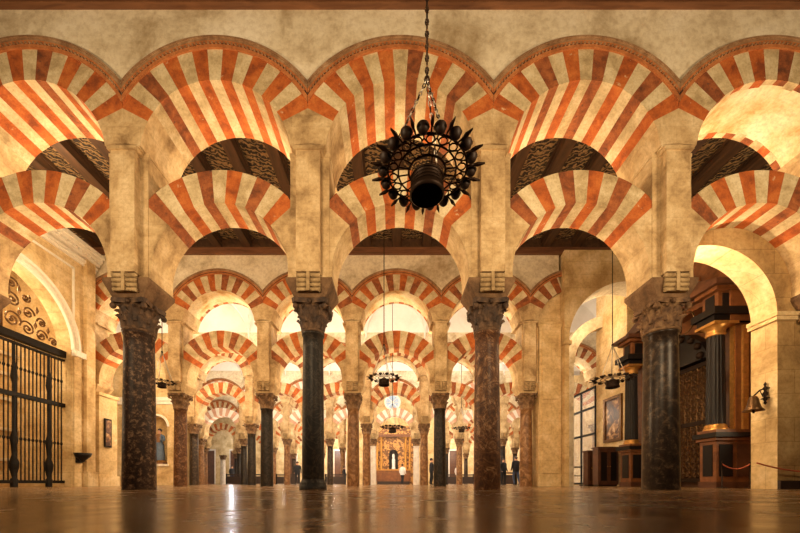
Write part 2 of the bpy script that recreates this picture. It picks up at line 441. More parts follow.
# ------------------------------------------------------------------ columns
def capital_mesh(mat, tall=.57, z0=3.06, neck=1.0):
    mb = MB(); ab = MB(); z1 = z0+tall
    mb.lathe([(.262,z0-.01),(.285,z0),(.292,z0+.025),(.275,z0+.05),(.265,z0+.07),(.275,z0+.3),(.30,z0+.45),(.345,z0+tall-.09)], mat, 32)
    # abacus with concave sides
    pts = []
    for q in range(4):
        a = pi/4+q*pi/2
        c = Vector((cos(a), sin(a)))*.50; t = Vector((-sin(a), cos(a)))*.045
        pts += [c-t, c+t]
        a2 = a+pi/4; mid = Vector((cos(a2), sin(a2)))
        for w in (-.18, 0, .18):
            d = .315+(.04 if abs(w) > .1 else 0)
            pts.append(mid*d+Vector((-sin(a2), cos(a2)))*w)
    n = len(pts)
    vs = [(p.x, p.y, z1-.085) for p in pts]+[(p.x*1.03, p.y*1.03, z1) for p in pts]
    ab.add(vs, [tuple(range(n))[::-1], tuple(range(n, 2*n))]+[(i, (i+1) % n, (i+1) % n+n, i+n) for i in range(n)], mat)
    def leaf(a, zb, h, r0, w, curl):
        prof = [(0, r0), (.35, r0+.01), (.65, r0+.03), (.86, r0+.075), (1.0, r0+curl), (.93, r0+curl+.035), (.84, r0+curl+.02)]
        ws = [.8, 1, 1, .85, .6, .4, .15]
        vs = []
        for (u, r), ww in zip(prof, ws):
            for s_, dr in ((-1, -.025), (-.5, .012), (0, .03), (.5, .012), (1, -.025)):
                an = a+s_*w*ww/max(r, .1)
                vs.append(((r+dr)*cos(an), (r+dr)*sin(an), zb+u*h))
        fs = []
        for j in range(len(prof)-1):
            for i in range(4): fs.append((j*5+i, j*5+i+1, (j+1)*5+i+1, (j+1)*5+i))
        mb.add(vs, fs, mat, True)
        mb.ball(((r0+curl+.015)*cos(a), (r0+curl+.015)*sin(a), zb+h*.93), .032, mat, 8, 5)
    for i in range(8): leaf(2*pi*i/8, z0+.05, .23, .272, .10, .07)
    for i in range(8): leaf(2*pi*(i+.5)/8, z0+.16, .27, .28, .10, .10)
    for i in range(4):
        a = pi/4+i*pi/2
        leaf(a, z0+.3, .25, .30, .06, .14)
        mb.ball((.445*cos(a), .445*sin(a), z1-.14), .062, mat, 10, 6)
        mb.ball((.345*cos(a+pi/4), .345*sin(a+pi/4), z1-.06), .05, mat, 10, 6)
    for i, v in enumerate(mb.v):
        f = (neck+(.9-neck)*max(0, min(1, (v[2]-z0)/tall))); mb.v[i] = (v[0]*f, v[1]*f, v[2])
    ab.v = [(v[0]*.87, v[1]*.87, v[2]) for v in ab.v]
    return mb.mesh('capital'), ab.mesh('abacus')
CAPM = {(m, q): capital_mesh(M[m], neck=q) for m in ('capital_dark', 'capital_tan') for q in (.76, .88, 1.0)}
CAPM['capital_tan', 1.1] = capital_mesh(M['capital_tan'], neck=1.1)
me_sh = {}
def shaft_mesh(mat, r0=.285, r1=.255, base=False):
    key = (mat, r0, r1, base)
    if key not in me_sh:
        mb = MB(); zb = .2 if base else 0
        prof = [(r0*1.0, zb)]+[(r0+(r1-r0)*(t**1.4), zb+(3.0-zb)*t) for t in [i/10 for i in range(1, 11)]]+[(r1+.02, 3.015), (r1+.025, 3.04), (r1+.01, 3.065)]
        mb.lathe(prof, M[mat], 40); me_sh[key] = mb.mesh('shaft')
    return me_sh[key]
mbb = MB(); mbb.lathe([(.27,0),(.27,.08),(.255,.09),(.262,.12),(.24,.15),(.22,.2)], M['mar_black'], 40); me_base = mbb.mesh('base')
def put_column(x, r, mat, cap, label, base=False, scale=1.0, group=None):
    e = empty('column', (x, YK+r*D, 0), label, 'column', group or 'marble columns of the '+ROW[r])
    part('shaft', shaft_mesh(mat, .285*scale, .255*scale, base), e)
    q = min((.76, .88, 1.0, 1.1), key=lambda t: abs(t-scale))
    if cap == 'capital_dark': q = min(q, 1.0)
    cp = part('capital', CAPM[cap, q][0], e); part('abacus', CAPM[cap, q][1], cp)
    if base: part('base', me_base, e)
    return e

MN = {'mar_brown':'mottled dark brown', 'mar_black':'near-black', 'mar_red':'reddish brown veined', 'mar_grey':'dark grey speckled', 'mar_tan':'tan brown', 'mar_pale':'pale cream'}
# front row
fr = [(-1,'mar_brown','capital_dark'),(0,'mar_brown','capital_dark'),(1,'mar_black','capital_dark'),(2,'mar_red','capital_dark'),(3,'mar_grey','capital_tan'),(4,'mar_grey','capital_tan')]
flab = {-1:'mottled brown front-row column left of the photo edge, by the chapel gate',
        0:'thick mottled dark brown marble column at far left of the front row',
        1:'near-black marble column with square base, left of the middle in front row',
        2:'reddish brown veined marble column, right of the middle in front row',
        3:'dark grey speckled marble column at right in front of the altarpiece',
        4:'dark grey front-row column beyond the right photo edge'}
plab = {-1:'stone pier above the column left of the photo edge, front row',
        0:'tall stone pier above the leftmost brown column of the front row',
        1:'tall stone pier above the near-black column of the front row',
        2:'tall stone pier above the reddish veined column of the front row',
        3:'tall stone pier above the grey speckled column of the front row',
        4:'stone pier beyond the right photo edge, front row'}
for k, m, c in fr:
    put_column(colx(k), 0, m, c, flab[k], base=(k in (1,)), scale={0:1.0, 1:.76, 2:.90, 3:1.1}.get(k, 1.0))
    put_pier(colx(k), 0, plab[k])
for i, k in enumerate(range(-1, 4)): put_bay(0, k, i, fade=(k == 3))
# second row: columns k=-1..3  (k=-2 is a plain stone pier)
cycle = ['mar_tan','mar_black','mar_tan','mar_black','mar_red']
desc2 = ['tan brown column beside the statue niche view, leftmost of the second row','near-black column, second from the left in the second row','tan brown column, third from the left in the second row','near-black column, fourth from the left in the second row','tan brown column beside the square stone pier, rightmost of the second row']
for i, k in enumerate(range(-1, 4)):
    put_column(colx(k), 1, ['mar_red','mar_black','mar_tan','mar_black','mar_tan'][i], 'capital_tan', desc2[i], scale=.86)
    put_pier(colx(k), 1, 'stone pier in the second row back, above its '+['leftmost column','second column from the left','third column from the left','fourth column from the left','rightmost column'][i])
put_pier(colx(-2), 1, 'stone pier in the second row back, above the square chapel corner pier')
for i, k in enumerate(range(-2, 3)): put_bay(1, k, i, fade=True)
put_bay(1, 3, 5, True, half=True)
mats3 = ['mar_tan','mar_black','mar_tan','mar_grey','mar_tan','mar_pale']
for r, ks in ((2, range(-2, 6)), (3, range(-3, 6)), (4, range(-4, 7)), (5, range(-4, 6))):
    ks = list(ks)
    for i, k in enumerate(ks):
        m = mats3[(k*3+r*2) % 5] if r == 2 else mats3[(k+r) % 6]
        if r == 3 and k in (1, 2): m = 'mar_pale'
        put_column(colx(k), r, m, 'capital_tan', MN[m]+' marble column, '+where(0, i, r), scale=.86)
        put_pier(colx(k), r, 'stone pier above a column, '+where(0, i, r))
    for i, k in enumerate(ks[:-1]): put_bay(r, k, i, fade=True)

# ------------------------------------------------------------------ arcade walls over the arches
def arcade_wall(name, r, k0, k1, mat, xmax=None):
    mb = MB(); y0 = YF+.012+r*D; y1 = YC-.012+r*D; N = 28
    x_end = xmax if xmax else 1e9
    for k in range(k0, k1):
        cx = bayx(k)
        xs = [-A+2*A*i/N for i in range(N+1)]
        for i in range(N):
            p, q = xs[i], xs[i+1]
            if cx+q > x_end: continue
            zp = CU+sqrt((RO-.01)**2-p*p); zq = CU+sqrt((RO-.01)**2-q*q)
            mb.add([(cx+p,y0,zp),(cx+q,y0,zq),(cx+q,y0,ZT),(cx+p,y0,ZT)], [(0,1,2,3)], mat)
            mb.add([(cx+p,y1,zp),(cx+q,y1,zq),(cx+q,y1,ZT),(cx+p,y1,ZT)], [(3,2,1,0)], mat)
            mb.add([(cx+p,y0,ZT),(cx+q,y0,ZT),(cx+q,y1,ZT),(cx+p,y1,ZT)], [(0,1,2,3)], mat)
            mb.add([(cx+p,y0,zp),(cx+q,y0,zq),(cx+q,y1,zq),(cx+p,y1,zp)], [(3,2,1,0)], mat)
    return struct(mb.build(name))
arcade_wall('wall_front', 0, -1, 4, M['plaster'])
arcade_wall('wall_second', 1, -2, 4, M['plaster'], 6.5)
arcade_wall('wall_third', 2, -2, 5, M['plaster'])
arcade_wall('wall_fourth', 3, -3, 5, M['plaster'])
arcade_wall('wall_fifth', 4, -4, 6, M['plaster'])
arcade_wall('wall_sixth', 5, -4, 5, M['plaster'])

# ------------------------------------------------------------------ floor, ceilings, vaults
mb = MB(); mb.box((-30,-2.5,-.2), (22,50,0), M['floor']); struct(mb.build('floor'))
def flat_ceiling(y0, y1, x0, x1):
    mb = MB(); mb.box((x0, y0, 9.50), (x1, y1, 9.62), M['carved']); c = struct(mb.build('ceiling'))
    bm_ = MB(); bm_.box((-.15, y0, 9.17), (.15, y1, 9.50), M['wood'])
    bm_.box((-.19, y0, 9.40), (.19, y1, 9.50), M['wood'])
    me = bm_.mesh('ceiling_beam')
    x = .139-Sx/3*int((.139-x0)/(Sx/3))
    while x < x1: part('ceiling_beam', me, c, (x, 0, 0)); x += Sx/3
    for yy in (y0, y1):
        pl = MB(); s = 1 if yy == y0 else -1
        a, b = sorted((yy-.25*s, yy+.10*s)); pl.box((x0, a, 8.90), (x1, b, 9.06), M['plate'])
        a, b = sorted((yy-.25*s, yy+.06*s)); pl.box((x0, a, 9.06), (x1, b, 9.17), M['plate'])
        pl.box((x0, yy-.02 if s < 0 else yy-.06, 9.17), (x1, yy+.06 if s < 0 else yy+.02, 9.5), M['wood'])
        pl.build('wall_plate', c)
flat_ceiling(-.6, YF, -12.5, 11.5)
flat_ceiling(YC, YF+D, -15.4, 11.5)
def vault(r, k0, k1):
    y0 = YC-.03+r*D; y1 = YF+.03+(r+1)*D; ym = (y0+y1)/2; h = (y1-y0)/2; Zs = 8.6; Hh = 2.1; N = 16
    mb = MB(); W = M['white']
    us = [sin(pi/2*(-1+2*i/N)) for i in range(N+1)]
    for k in range(k0, k1):
        cx = bayx(k)
        vs = []
        for v in us:
            for u in us:
                z = Zs+Hh*max(sqrt(max(0, 1-u*u)), sqrt(max(0, 1-v*v)))
                vs.append((cx+u*A, ym+v*h, z))
        fs = [(j*(N+1)+i, (j+1)*(N+1)+i, (j+1)*(N+1)+i+1, j*(N+1)+i+1) for j in range(N) for i in range(N)]
        mb.add(vs, fs, W)
        for yy in (y0, y1):     # lunettes
            for i in range(N):
                p, q = us[i], us[i+1]
                zp = Zs+Hh*sqrt(max(0, 1-p*p)); zq = Zs+Hh*sqrt(max(0, 1-q*q))
                mb.add([(cx+p*A,yy,Zs+.3),(cx+q*A,yy,Zs+.3),(cx+q*A,yy,max(zq,Zs+.3)),(cx+p*A,yy,max(zp,Zs+.3))], [(0,1,2,3)], W)
        # thin ribs along the groins
        for s_ in (1, -1):
            pts = [(cx+s_*u*A, ym+u*h, Zs+Hh*sqrt(max(0, 1-u*u))-.02) for u in us]
            mb.tube(pts, .035, M['white'], 5)
    return struct(mb.build('ceiling_vault'))
vault(1, -4, 6); vault(2, -4, 6); vault(3, -5, 7)
vault(4, -5, 7); vault(5, -5, 7)

# far end beyond the last arcade: pale pillar and dark doors
put_column(px(223,44.5), 0, 'mar_pale', 'capital_tan', 'pale white pillar standing alone at the far left end between dark doors', scale=1.1, group='far end columns').location.y = 44.5
for nn, xx in enumerate((209, 236, 291, 340, 455, 510)):
    mb = MB(); X = px(xx, YK+6*D-.45)
    mb.box((X-.75, YK+6*D-.50, 0), (X+.75, YK+6*D-.40, 4.6), M['ret_dark']); mb.box((X-.9, YK+6*D-.46, 0), (X+.9, YK+6*D-.40, 4.8), M['mar_pale'])
    struct(mb.build('door_%d' % (nn+1)))
# end wall & far sides
mb = MB()
YE = YK+6*D-.4
mb.box((-29, YE, 0), (18, YE+.4, 10.8), M['ashlar_pale']); struct(mb.build('wall_back'))
mb = MB(); mb.box((-28.5, 21.5, 0), (-28.2, YE, 10.8), M['white']); struct(mb.build('wall_left'))
mb = MB(); mb.box((15.2, 14.5, 0), (15.5, YE, 10.8), M['ashlar_pale']); struct(mb.build('wall_right'))

# ------------------------------------------------------------------ left chapel wall with arch and gate (plane x = -11.4)
XW = -11.4; YG = 10.5; RG = 2.0; ZG = 4.85
mb = MB()
def arch_wall_X(mb, x0, x1, ya, yb, top, yc, rr, zc, mat, sof=None):
    """wall normal to X from ya..yb with round-headed opening to the floor"""
    N = 32
    mb.box((x0, ya, 0), (x1, yc-rr, top), mat); mb.box((x0, yc+rr, 0), (x1, yb, top), mat)
    for i in range(N):
        a, b = pi*i/N, pi*(i+1)/N
        p, q = yc+rr*cos(a), yc+rr*cos(b); zp, zq = zc+rr*sin(a), zc+rr*sin(b)
        for X in (x0, x1): mb.add([(X,p,zp),(X,q,zq),(X,q,top),(X,p,top)], [(0,1,2,3)], mat)
        mb.add([(x0,p,zp),(x1,p,zp),(x1,q,zq),(x0,q,zq)], [(0,1,2,3)], sof or mat, True)
    mb.add([(x0,yc-rr,top),(x1,yc-rr,top),(x1,yc+rr,top),(x0,yc+rr,top)], [(0,1,2,3)], mat)
arch_wall_X(mb, XW-.5, XW, 7.7, 13.5, 8.45, YG, RG, ZG, M['ashlar_pale'])
wl = struct(mb.build('wall_left'))
mb = MB()   # archivolt: raised white mouldings
for (r0, r1, dx) in ((RG, RG+.05, .10), (RG+.05, RG+.16, .05), (RG+.16, RG+.26, .14)):
    N = 40
    for i in range(N):
        a, b = pi*i/N, pi*(i+1)/N
        def P(r, t, x): return (x, YG+r*cos(t), ZG+r*sin(t))
        mb.add([P(r0,a,XW+dx),P(r0,b,XW+dx),P(r1,b,XW+dx),P(r1,a,XW+dx)], [(0,1,2,3)], M['white_moulding'])
        for rr in (r0, r1): mb.add([P(rr,a,XW),P(rr,b,XW),P(rr,b,XW+dx),P(rr,a,XW+dx)], [(0,1,2,3)], M['white_moulding'], True)
tag(mb.build('archivolt', wl), 'white raised moulding around the gate arch')
mb = MB()
mb.box((XW, 12.52, 4.65), (XW+.16, 12.95, 4.85), M['white_moulding'])
mb.box((XW, 12.52, 0), (XW+.10, 12.80, 4.65), M['ashlar_pale'])
mb.box((XW, 12.98, 0), (XW+.14, 13.36, 8.45), M['ashlar_pale'])
mb.box((XW, 12.94, .0), (XW+.22, 13.40, .55), M['ashlar_pale'])
mb.box((XW, 7.9, 0), (XW+.14, 8.3, 8.45), M['ashlar_pale'])
mb.build('pilaster', wl)
mb = MB()   # recessed frame
for (a, b, z0, z1) in ((9.0,12.6,7.75,7.82),(12.53,12.6,5.8,7.8),(9.0,9.07,5.8,7.8)): mb.box((XW, a, z0), (XW+.04, b, z1), M['white_moulding'])
mb.build('panel_frame', wl)
mb = MB()
for i, (z, dx) in enumerate([(8.1,.06),(8.2,.12),(8.35,.20),(8.5,.30),(8.62,.38)]):
    mb.box((XW-.5, 7.7, z), (XW+dx, 13.5, z+.10+.03*(i > 2)), M['white_moulding'])
yy = 7.8
while yy < 13.4: mb.box((XW, yy, 8.44), (XW+.26, yy+.09, 8.55), M['white_moulding']); yy += .2
mb.build('cornice', wl)
# chapel interior
mb = MB(); mb.box((-15.6, 6.5, 0), (-15.4, 14.5, 9.4), M['ashlar_pale'])
mb.box((-15.4, 6.5, 0), (-11.9, 6.7, 9.4), M['ashlar_pale']); 
mb.box((-15.4, 14.45, 0), (-12.25, 14.65, 9.4), M['ashlar_pale'])
for z in (1.0, 2.2, 3.4, 4.4, 5.2): mb.box((-15.4, 6.7, z), (-15.28, 14.4, z+.12), M['plaster'])
struct(mb.build('wall_chapel'))
# iron gate
g = empty('iron_gate', (XW-.25, YG, 0), 'tall black iron gate with spindle bars and scrollwork over it in the left chapel arch', 'gate')
XG = 0
mb = MB()
for z, hh, dp in ((2.80,.13,.07),(4.55,.22,.10),(.12,.10,.05),(4.42,.06,.06)):
    mb = MB(); mb.box((-dp, -RG+.02, z), (dp, RG-.02, z+hh), M['iron']); mb.build('rail', g)
def spindle(mb, y, z0, z1, r=.018):
    mb.lathe([(r, z0), (r, z1)], M['iron'], 8, (0, y, 0))
    for z in ((z0+z1)/2,):
        mb.lathe([(r, z-.06), (r*2, z-.02), (r*2.2, z), (r*2, z+.02), (r, z+.06)], M['iron'], 8, (0, y, 0), cap=False)
sp1 = MB(); spindle(sp1, 0, .2, 2.82); sp2 = MB(); spindle(sp2, 0, 2.9, 4.5)
s1, s2 = sp1.mesh('bar'), sp2.mesh('bar')
for i in range(32):
    y = -RG+.1+i*(2*RG-.2)/31
    part('bar', s1, g, (0, y, 0)); part('bar', s2, g, (0, y, 0))
mb = MB()
mb.lathe([(.09,0),(.09,.25),(.05,.3),(.11,.6),(.12,.75),(.05,1.0),(.07,1.25),(.10,1.5),(.04,1.75),(.05,2.8)], M['iron'], 14)
mb.lathe([(.05,2.9),(.05,3.2),(.085,3.4),(.06,3.7),(.03,3.9),(.03,4.5)], M['iron'], 14)
po = mb.mesh('post')
for y in (-1.3, .35, 1.45): part('post', po, g, (0, y, 0))
mb = MB()   # scrollwork tympanum (gilt bronze)
def spiral(cy, cz, r, turns, dirn, a0, rad=.028):
    pts = []
    n = int(18*turns)
    for i in range(n+1):
        t = i/n; a = a0+dirn*2*pi*turns*t; q = r*(1-t*.85)
        pts.append((0, cy+q*cos(a), cz+q*sin(a)))
    mb.tube(pts, rad, M['bronze2'], 6); mb.ball(pts[-1], rad*2.2, M['bronze2'], 8, 5)
mb.tube([(0, 0, 4.75), (0, 0, 6.5)], .03, M['bronze2'])
for s in (1, -1):
    for (cy, cz, r, tr, dr, a0) in ((.30,5.15,.26,1.6,1,0),(.75,5.05,.24,1.5,-1,pi),(1.2,5.0,.2,1.5,1,0),(1.6,4.95,.15,1.3,-1,pi),(.30,5.75,.24,1.5,-1,pi),(.78,5.55,.2,1.4,1,0),(1.2,5.42,.16,1.4,-1,pi),(.28,6.25,.18,1.4,1,0),(.7,6.0,.15,1.3,-1,1)):
        spiral(s*cy, cz, r, tr, dr*s, a0 if s > 0 else pi-a0)
    for (cy, cz) in ((.5,5.45),(1.0,5.25),(1.42,5.25),(.5,6.15),(1.05,5.75)): 
        mb.lathe([(.0,-.12),(.05,0),(.0,.16)], M['bronze2'], 8, (0, s*cy, cz), cap=False)
mb.lathe([(.02,-.2),(.17,-.12),(.19,0),(.17,.12),(.02,.2)], M['bronze2'], 14, (0, .0, 5.95))
mb.build('scrollwork', g)
tag(g.children[-1] if g.children else g)
# dark basin shape standing for an unidentified blur on the chapel pier
b = empty('dark_basin_shape', (XW+.16, 12.66, 1.1), 'dark basin shape standing for an unidentified blur on the pier right of the chapel gate', 'basin')
mb = MB(); mb.lathe([(.03,-.22),(.10,-.14),(.22,-.02),(.27,.10),(.24,.10),(.18,.03)], M['black'], 20, (.12,0,.0)); mb.build('bowl', b)
mb = MB(); mb.box((-.06,-.1,-.25), (.02,.1,.05), M['black']); mb.build('bracket', b)

# square stone corner pier of second row at far left + notice frame
yy = YK+D
pr = MB(); pr.box((-12.2, yy-.44, 0), (-11.3, yy+.44, ZCAP-.12), M['ashlar_pale']); pr.box((-12.25, yy-.5, ZCAP-.12), (-11.25, yy+.5, ZCAP), M['ashlar_pale'])
pr.box((-12.26, yy-.5, 0), (-11.24, yy+.5, .4), M['ashlar_pale'])
tag(pr.build('stone_pier'), 'square pale stone pier right of the chapel gate holding a dark framed panel', 'pier')
f = empty('wall_frame', (-11.28, yy-.08, 2.1), 'dark narrow framed panel hung on the pale pier beside the chapel', 'picture frame')
mb = MB(); mb.box((0, -.17, -.56), (.04, .17, .56), M['iron']); mb.build('frame', f)
mb = MB(); mb.box((.04, -.12, -.5), (.05, .12, .5), M['painting']); mb.build('panel', f)

# niche wall (row three plane, far left)
YN = YK+2*D-.3
mb = MB(); nx = -13.9; nr = .62; nz = 3.45
pts = []
mb.box((-28.2, YN, 0), (nx-nr, YN+.7, 10.8), M['ashlar_pale']); mb.box((nx+nr, YN, 0), (-12.15, YN+.7, 10.8), M['ashlar_pale'])
mb.box((nx-nr, YN, 0), (nx+nr, YN+.7, 1.25), M['ashlar_pale']); mb.box((nx-nr, YN+.6, 1.25), (nx+nr, YN+.7, 4.2), M['ashlar_pale'])
N = 20
for i in range(N):
    a, b_ = pi*i/N, pi*(i+1)/N
    p, q = nx+nr*cos(a), nx+nr*cos(b_); zp, zq = nz+nr*sin(a), nz+nr*sin(b_)
    mb.add([(p,YN,zp),(q,YN,zq),(q,YN,10.8),(p,YN,10.8)], [(0,1,2,3)], M['ashlar_pale'])
    mb.add([(p,YN,zp),(p,YN+.6,zp),(q,YN+.6,zq),(q,YN,zq)], [(0,1,2,3)], M['ashlar_pale'], True)
wn = struct(mb.build('wall_niche'))
mb = MB()
for i in range(N):
    a, b_ = pi*i/N, pi*(i+1)/N
    def P(r, t, y): return (nx+r*cos(t), y, nz+r*sin(t))
    mb.add([P(nr,a,YN-.05),P(nr+.12,a,YN-.05),P(nr+.12,b_,YN-.05),P(nr,b_,YN-.05)], [(0,1,2,3)], M['white_moulding'])
    mb.add([P(nr+.12,a,YN-.05),P(nr+.12,a,YN),P(nr+.12,b_,YN),P(nr+.12,b_,YN-.05)], [(0,1,2,3)], M['white_moulding'])
mb.box((-21, YN-.12, 4.95), (-12.15, YN, 5.15), M['white_moulding']); mb.box((-21, YN-.06, 4.75), (-12.15, YN, 4.95), M['white_moulding'])
mb.box((nx-nr-.1, YN-.08, 1.12), (nx+nr+.1, YN, 1.25), M['white_moulding'])
mb.build('niche_moulding', wn)

# ------------------------------------------------------------------ figures (skinned)
def skinned(name, joints, edges, root, colorfn, parent=None, sub=2):
    me = bpy.data.meshes.new(name+'_rig'); me.from_pydata([j[0] for j in joints], edges, []); me.update()
    o = bpy.data.objects.new(name, me); col.objects.link(o)
    m1 = o.modifiers.new('s', 'SKIN'); m1.use_smooth_shade = True
    for i, j in enumerate(joints):
        sv = me.skin_vertices[0].data[i]; r = j[1]
        sv.radius = r if isinstance(r, tuple) else (r, r); sv.use_root = (i == root)
    m2 = o.modifiers.new('ss', 'SUBSURF'); m2.levels = sub; m2.render_levels = sub
    dg = bpy.context.evaluated_depsgraph_get(); dg.update()
    nm = bpy.data.meshes.new_from_object(o.evaluated_get(dg)); nm.name = name
    bpy.data.objects.remove(o); bpy.data.meshes.remove(me)
    nm.materials.clear(); mats = []
    for p in nm.polygons:
        m = colorfn(p.center)
        if m not in mats: mats.append(m); nm.materials.append(m)
        p.material_index = mats.index(m); p.use_smooth = True
    o = bpy.data.objects.new(name, nm); col.objects.link(o)
    if parent: o.parent = parent
    return o
def person(loc, rz, label, top, legs, h=1.72, pose=0):
    e = empty('person', loc, label, 'person', None, rz)
    s = h/1.75
    st = .10 if pose == 0 else .22
    J = [((0,0,.95),.15),((0,0,1.12),.14),((0,.01,1.32),(.17,.12)),((0,.0,1.46),(.13,.09)),((0,-.01,1.53),.06),((0,-.02,1.60),(.085,.095)),((0,-.02,1.70),(.08,.09)),
         ((.10,0,.90),.10),((.11,-st*.6,.50),.072),((.11,st*.2,.09),.05),((.12,-.14+st*.2,.035),.04),
         ((-.10,0,.90),.10),((-.11,st*.4,.50),.072),((-.11,st,.09),.05),((-.12,st-.15,.035),.04),
         ((.21,0,1.41),.065),((.27,.03,1.14),.05),((.26,-.10,.92),.038),((.25,-.14,.84),.04),
         ((-.21,0,1.41),.065),((-.28,.02,1.14),.05),((-.25,-.12,.94),.038),((-.24,-.16,.87),.04)]
    E = [(0,1),(1,2),(2,3),(3,4),(4,5),(5,6),(0,7),(7,8),(8,9),(9,10),(0,11),(11,12),(12,13),(13,14),(3,15),(15,16),(16,17),(17,18),(3,19),(19,20),(20,21),(21,22)]
    J = [((p[0]*s, p[1]*s, p[2]*s), (tuple(a*s for a in r) if isinstance(r, tuple) else r*s)) for p, r in J]
    def cf(c):
        z = c.z/s
        if z > 1.50: return M['skin']
        if abs(c.x) > .19*s and z < .90: return M['skin']
        if z < .07: return M['black']
        if z < .90: return legs
        return top
    skinned('body', J, E, 0, cf, e)
    mb = MB(); mb.ball((0,.015*s,1.685*s), .105*s, M['hair'], 14, 8, (.92,1.02,.95)); mb.build('hair', e)
    mb = MB()
    for sx in (-.035, .035): mb.ball((sx*s,-.108*s,1.645*s), .012*s, M['black'], 6, 4)
    mb.ball((0,-.118*s,1.615*s), .016*s, M['skin'], 6, 4, (.8,1,1.5))
    mb.build('face', e)
    mb = MB(); mb.lathe([(.20*s,.82*s),(.215*s,1.0*s),(.20*s,1.2*s),(.19*s,1.36*s),(.12*s,1.47*s),(.075*s,1.50*s)], top, 18, cap=False)
    for i, v in enumerate(mb.v): mb.v[i] = (v[0], v[1]*.72, v[2])
    mb.build('jacket', e)
    return e
def px(x, Y): return (x-VX)*Y/F
person((px(503.5,22.4), 22.4, 0), .5, 'person in dark jacket on the left of the pair standing beyond the red column', M['cloth_dark'], M['cloth_dark'], 1.68)
person((px(516,22.0), 22.0, 0), 3.3, 'person in dark jacket on the right of the pair, seen beside the rightmost columns', M['cloth_dark'], M['cloth_blue'], 1.78, 1)
person((px(431.5,22.6), 22.6, 0), 1.4, 'person in black standing just left of the near-black second-row column', M['cloth_dark'], M['cloth_dark'], 1.7)
person((px(402.5,28.6), 28.6, 0), 2.6, 'person in white top standing before the gilded altar', M['cloth_white'], M['cloth_dark'], 1.66, 1)
person((px(203,33.5), 33.5, 0), 2.0, 'person in dark clothes far down the left aisle', M['cloth_dark'], M['cloth_dark'], 1.7)

person((px(232,33),33,0), 1.0, 'person in dark jacket far back, left of the black second-row column', M['cloth_dark'], M['cloth_blue'], 1.75)
person((px(297.5,27),27,0), .3, 'person in dark clothes just left of the near-black front column', M['cloth_dark'], M['cloth_dark'], 1.75)
person((px(344,34),34,0), 2.2, 'person in dark coat far away between the black front column and the tan column', M['cloth_dark'], M['cloth_dark'], 1.72, 1)
person((px(458,30),30,0), 2.6, 'person in white shirt far away under the small right chandelier', M['cloth_white'], M['cloth_dark'], 1.7)
def barrier(xa, xb, Y, label):
    e = empty('barrier', (px((xa+xb)/2, Y), Y, 0), label, 'barrier', None); w = px(xb, Y)-px(xa, Y)
    mb = MB(); mb.box((-w/2,-.04,.82), (w/2,.04,.94), M['base_dark']); mb.build('handrail', e)
    mb = MB(); mb.box((-w/2,-.02,.05), (w/2,.02,.74), M['base_dark']); mb.build('panel', e)
    n = max(2, int(w/1.1)+1)
    for i in range(n): mb = MB(); x = -w/2+.05+(w-.1)*i/(n-1); mb.box((x-.05,-.06,0), (x+.05,.06,.98), M['iron']); mb.build('post', e)
barrier(226, 262, 32.0, 'low dark wooden barrier far back behind the black second-row column')
barrier(276, 300, 33.0, 'low dark barrier far back between the black columns at left')
barrier(325, 346, 32.5, 'low dark barrier far back right of the near-black front column')
barrier(446, 474, 33.0, 'low dark barrier far back left of the reddish veined front column')
barrier(500, 516, 26.5, 'low dark barrier behind the two standing people at right')

# statue in the niche
st = empty('statue', (nx, YN+.25, 1.25), 'painted statue of a robed figure in blue and brown in the round-topped wall niche', 'statue')
mb = MB(); mb.box((-.36,-.24,0), (.36,.24,.12), M['robe_brown']); mb.box((-.30,-.2,.12), (.30,.2,.22), M['gilt']); mb.build('plinth', st)
J = [((0,0,1.1),.19),((0,0,1.35),.17),((0,0,1.6),(.2,.14)),((0,0,1.74),.1),((0,-.01,1.84),.065),((0,-.02,1.94),.10),((0,-.02,2.04),.09),((0,0,.7),.22),((0,0,.28),.25),
     ((.24,0,1.66),.08),((.33,-.05,1.4),.065),((.16,-.24,1.42),.045),((-.24,0,1.66),.08),((-.38,-.02,1.42),.065),((-.42,-.14,1.62),.045)]
E = [(0,1),(1,2),(2,3),(3,4),(4,5),(5,6),(0,7),(7,8),(3,9),(9,10),(10,11),(3,12),(12,13),(13,14)]
skinned('body', J, E, 0, lambda c: M['skin'] if c.z > 1.8 else (M['robe_blue'] if c.z < 1.3 or c.x > .1 else M['robe_brown']), st)
mb = MB(); mb.ball((0,.02,2.02), .115, M['hair'], 12, 7); mb.build('hair', st)
mb = MB(); mb.lathe([(.27,.22),(.30,.4),(.24,.9),(.23,1.2)], M['robe_blue'], 10, cap=False); mb.build('robe', st)

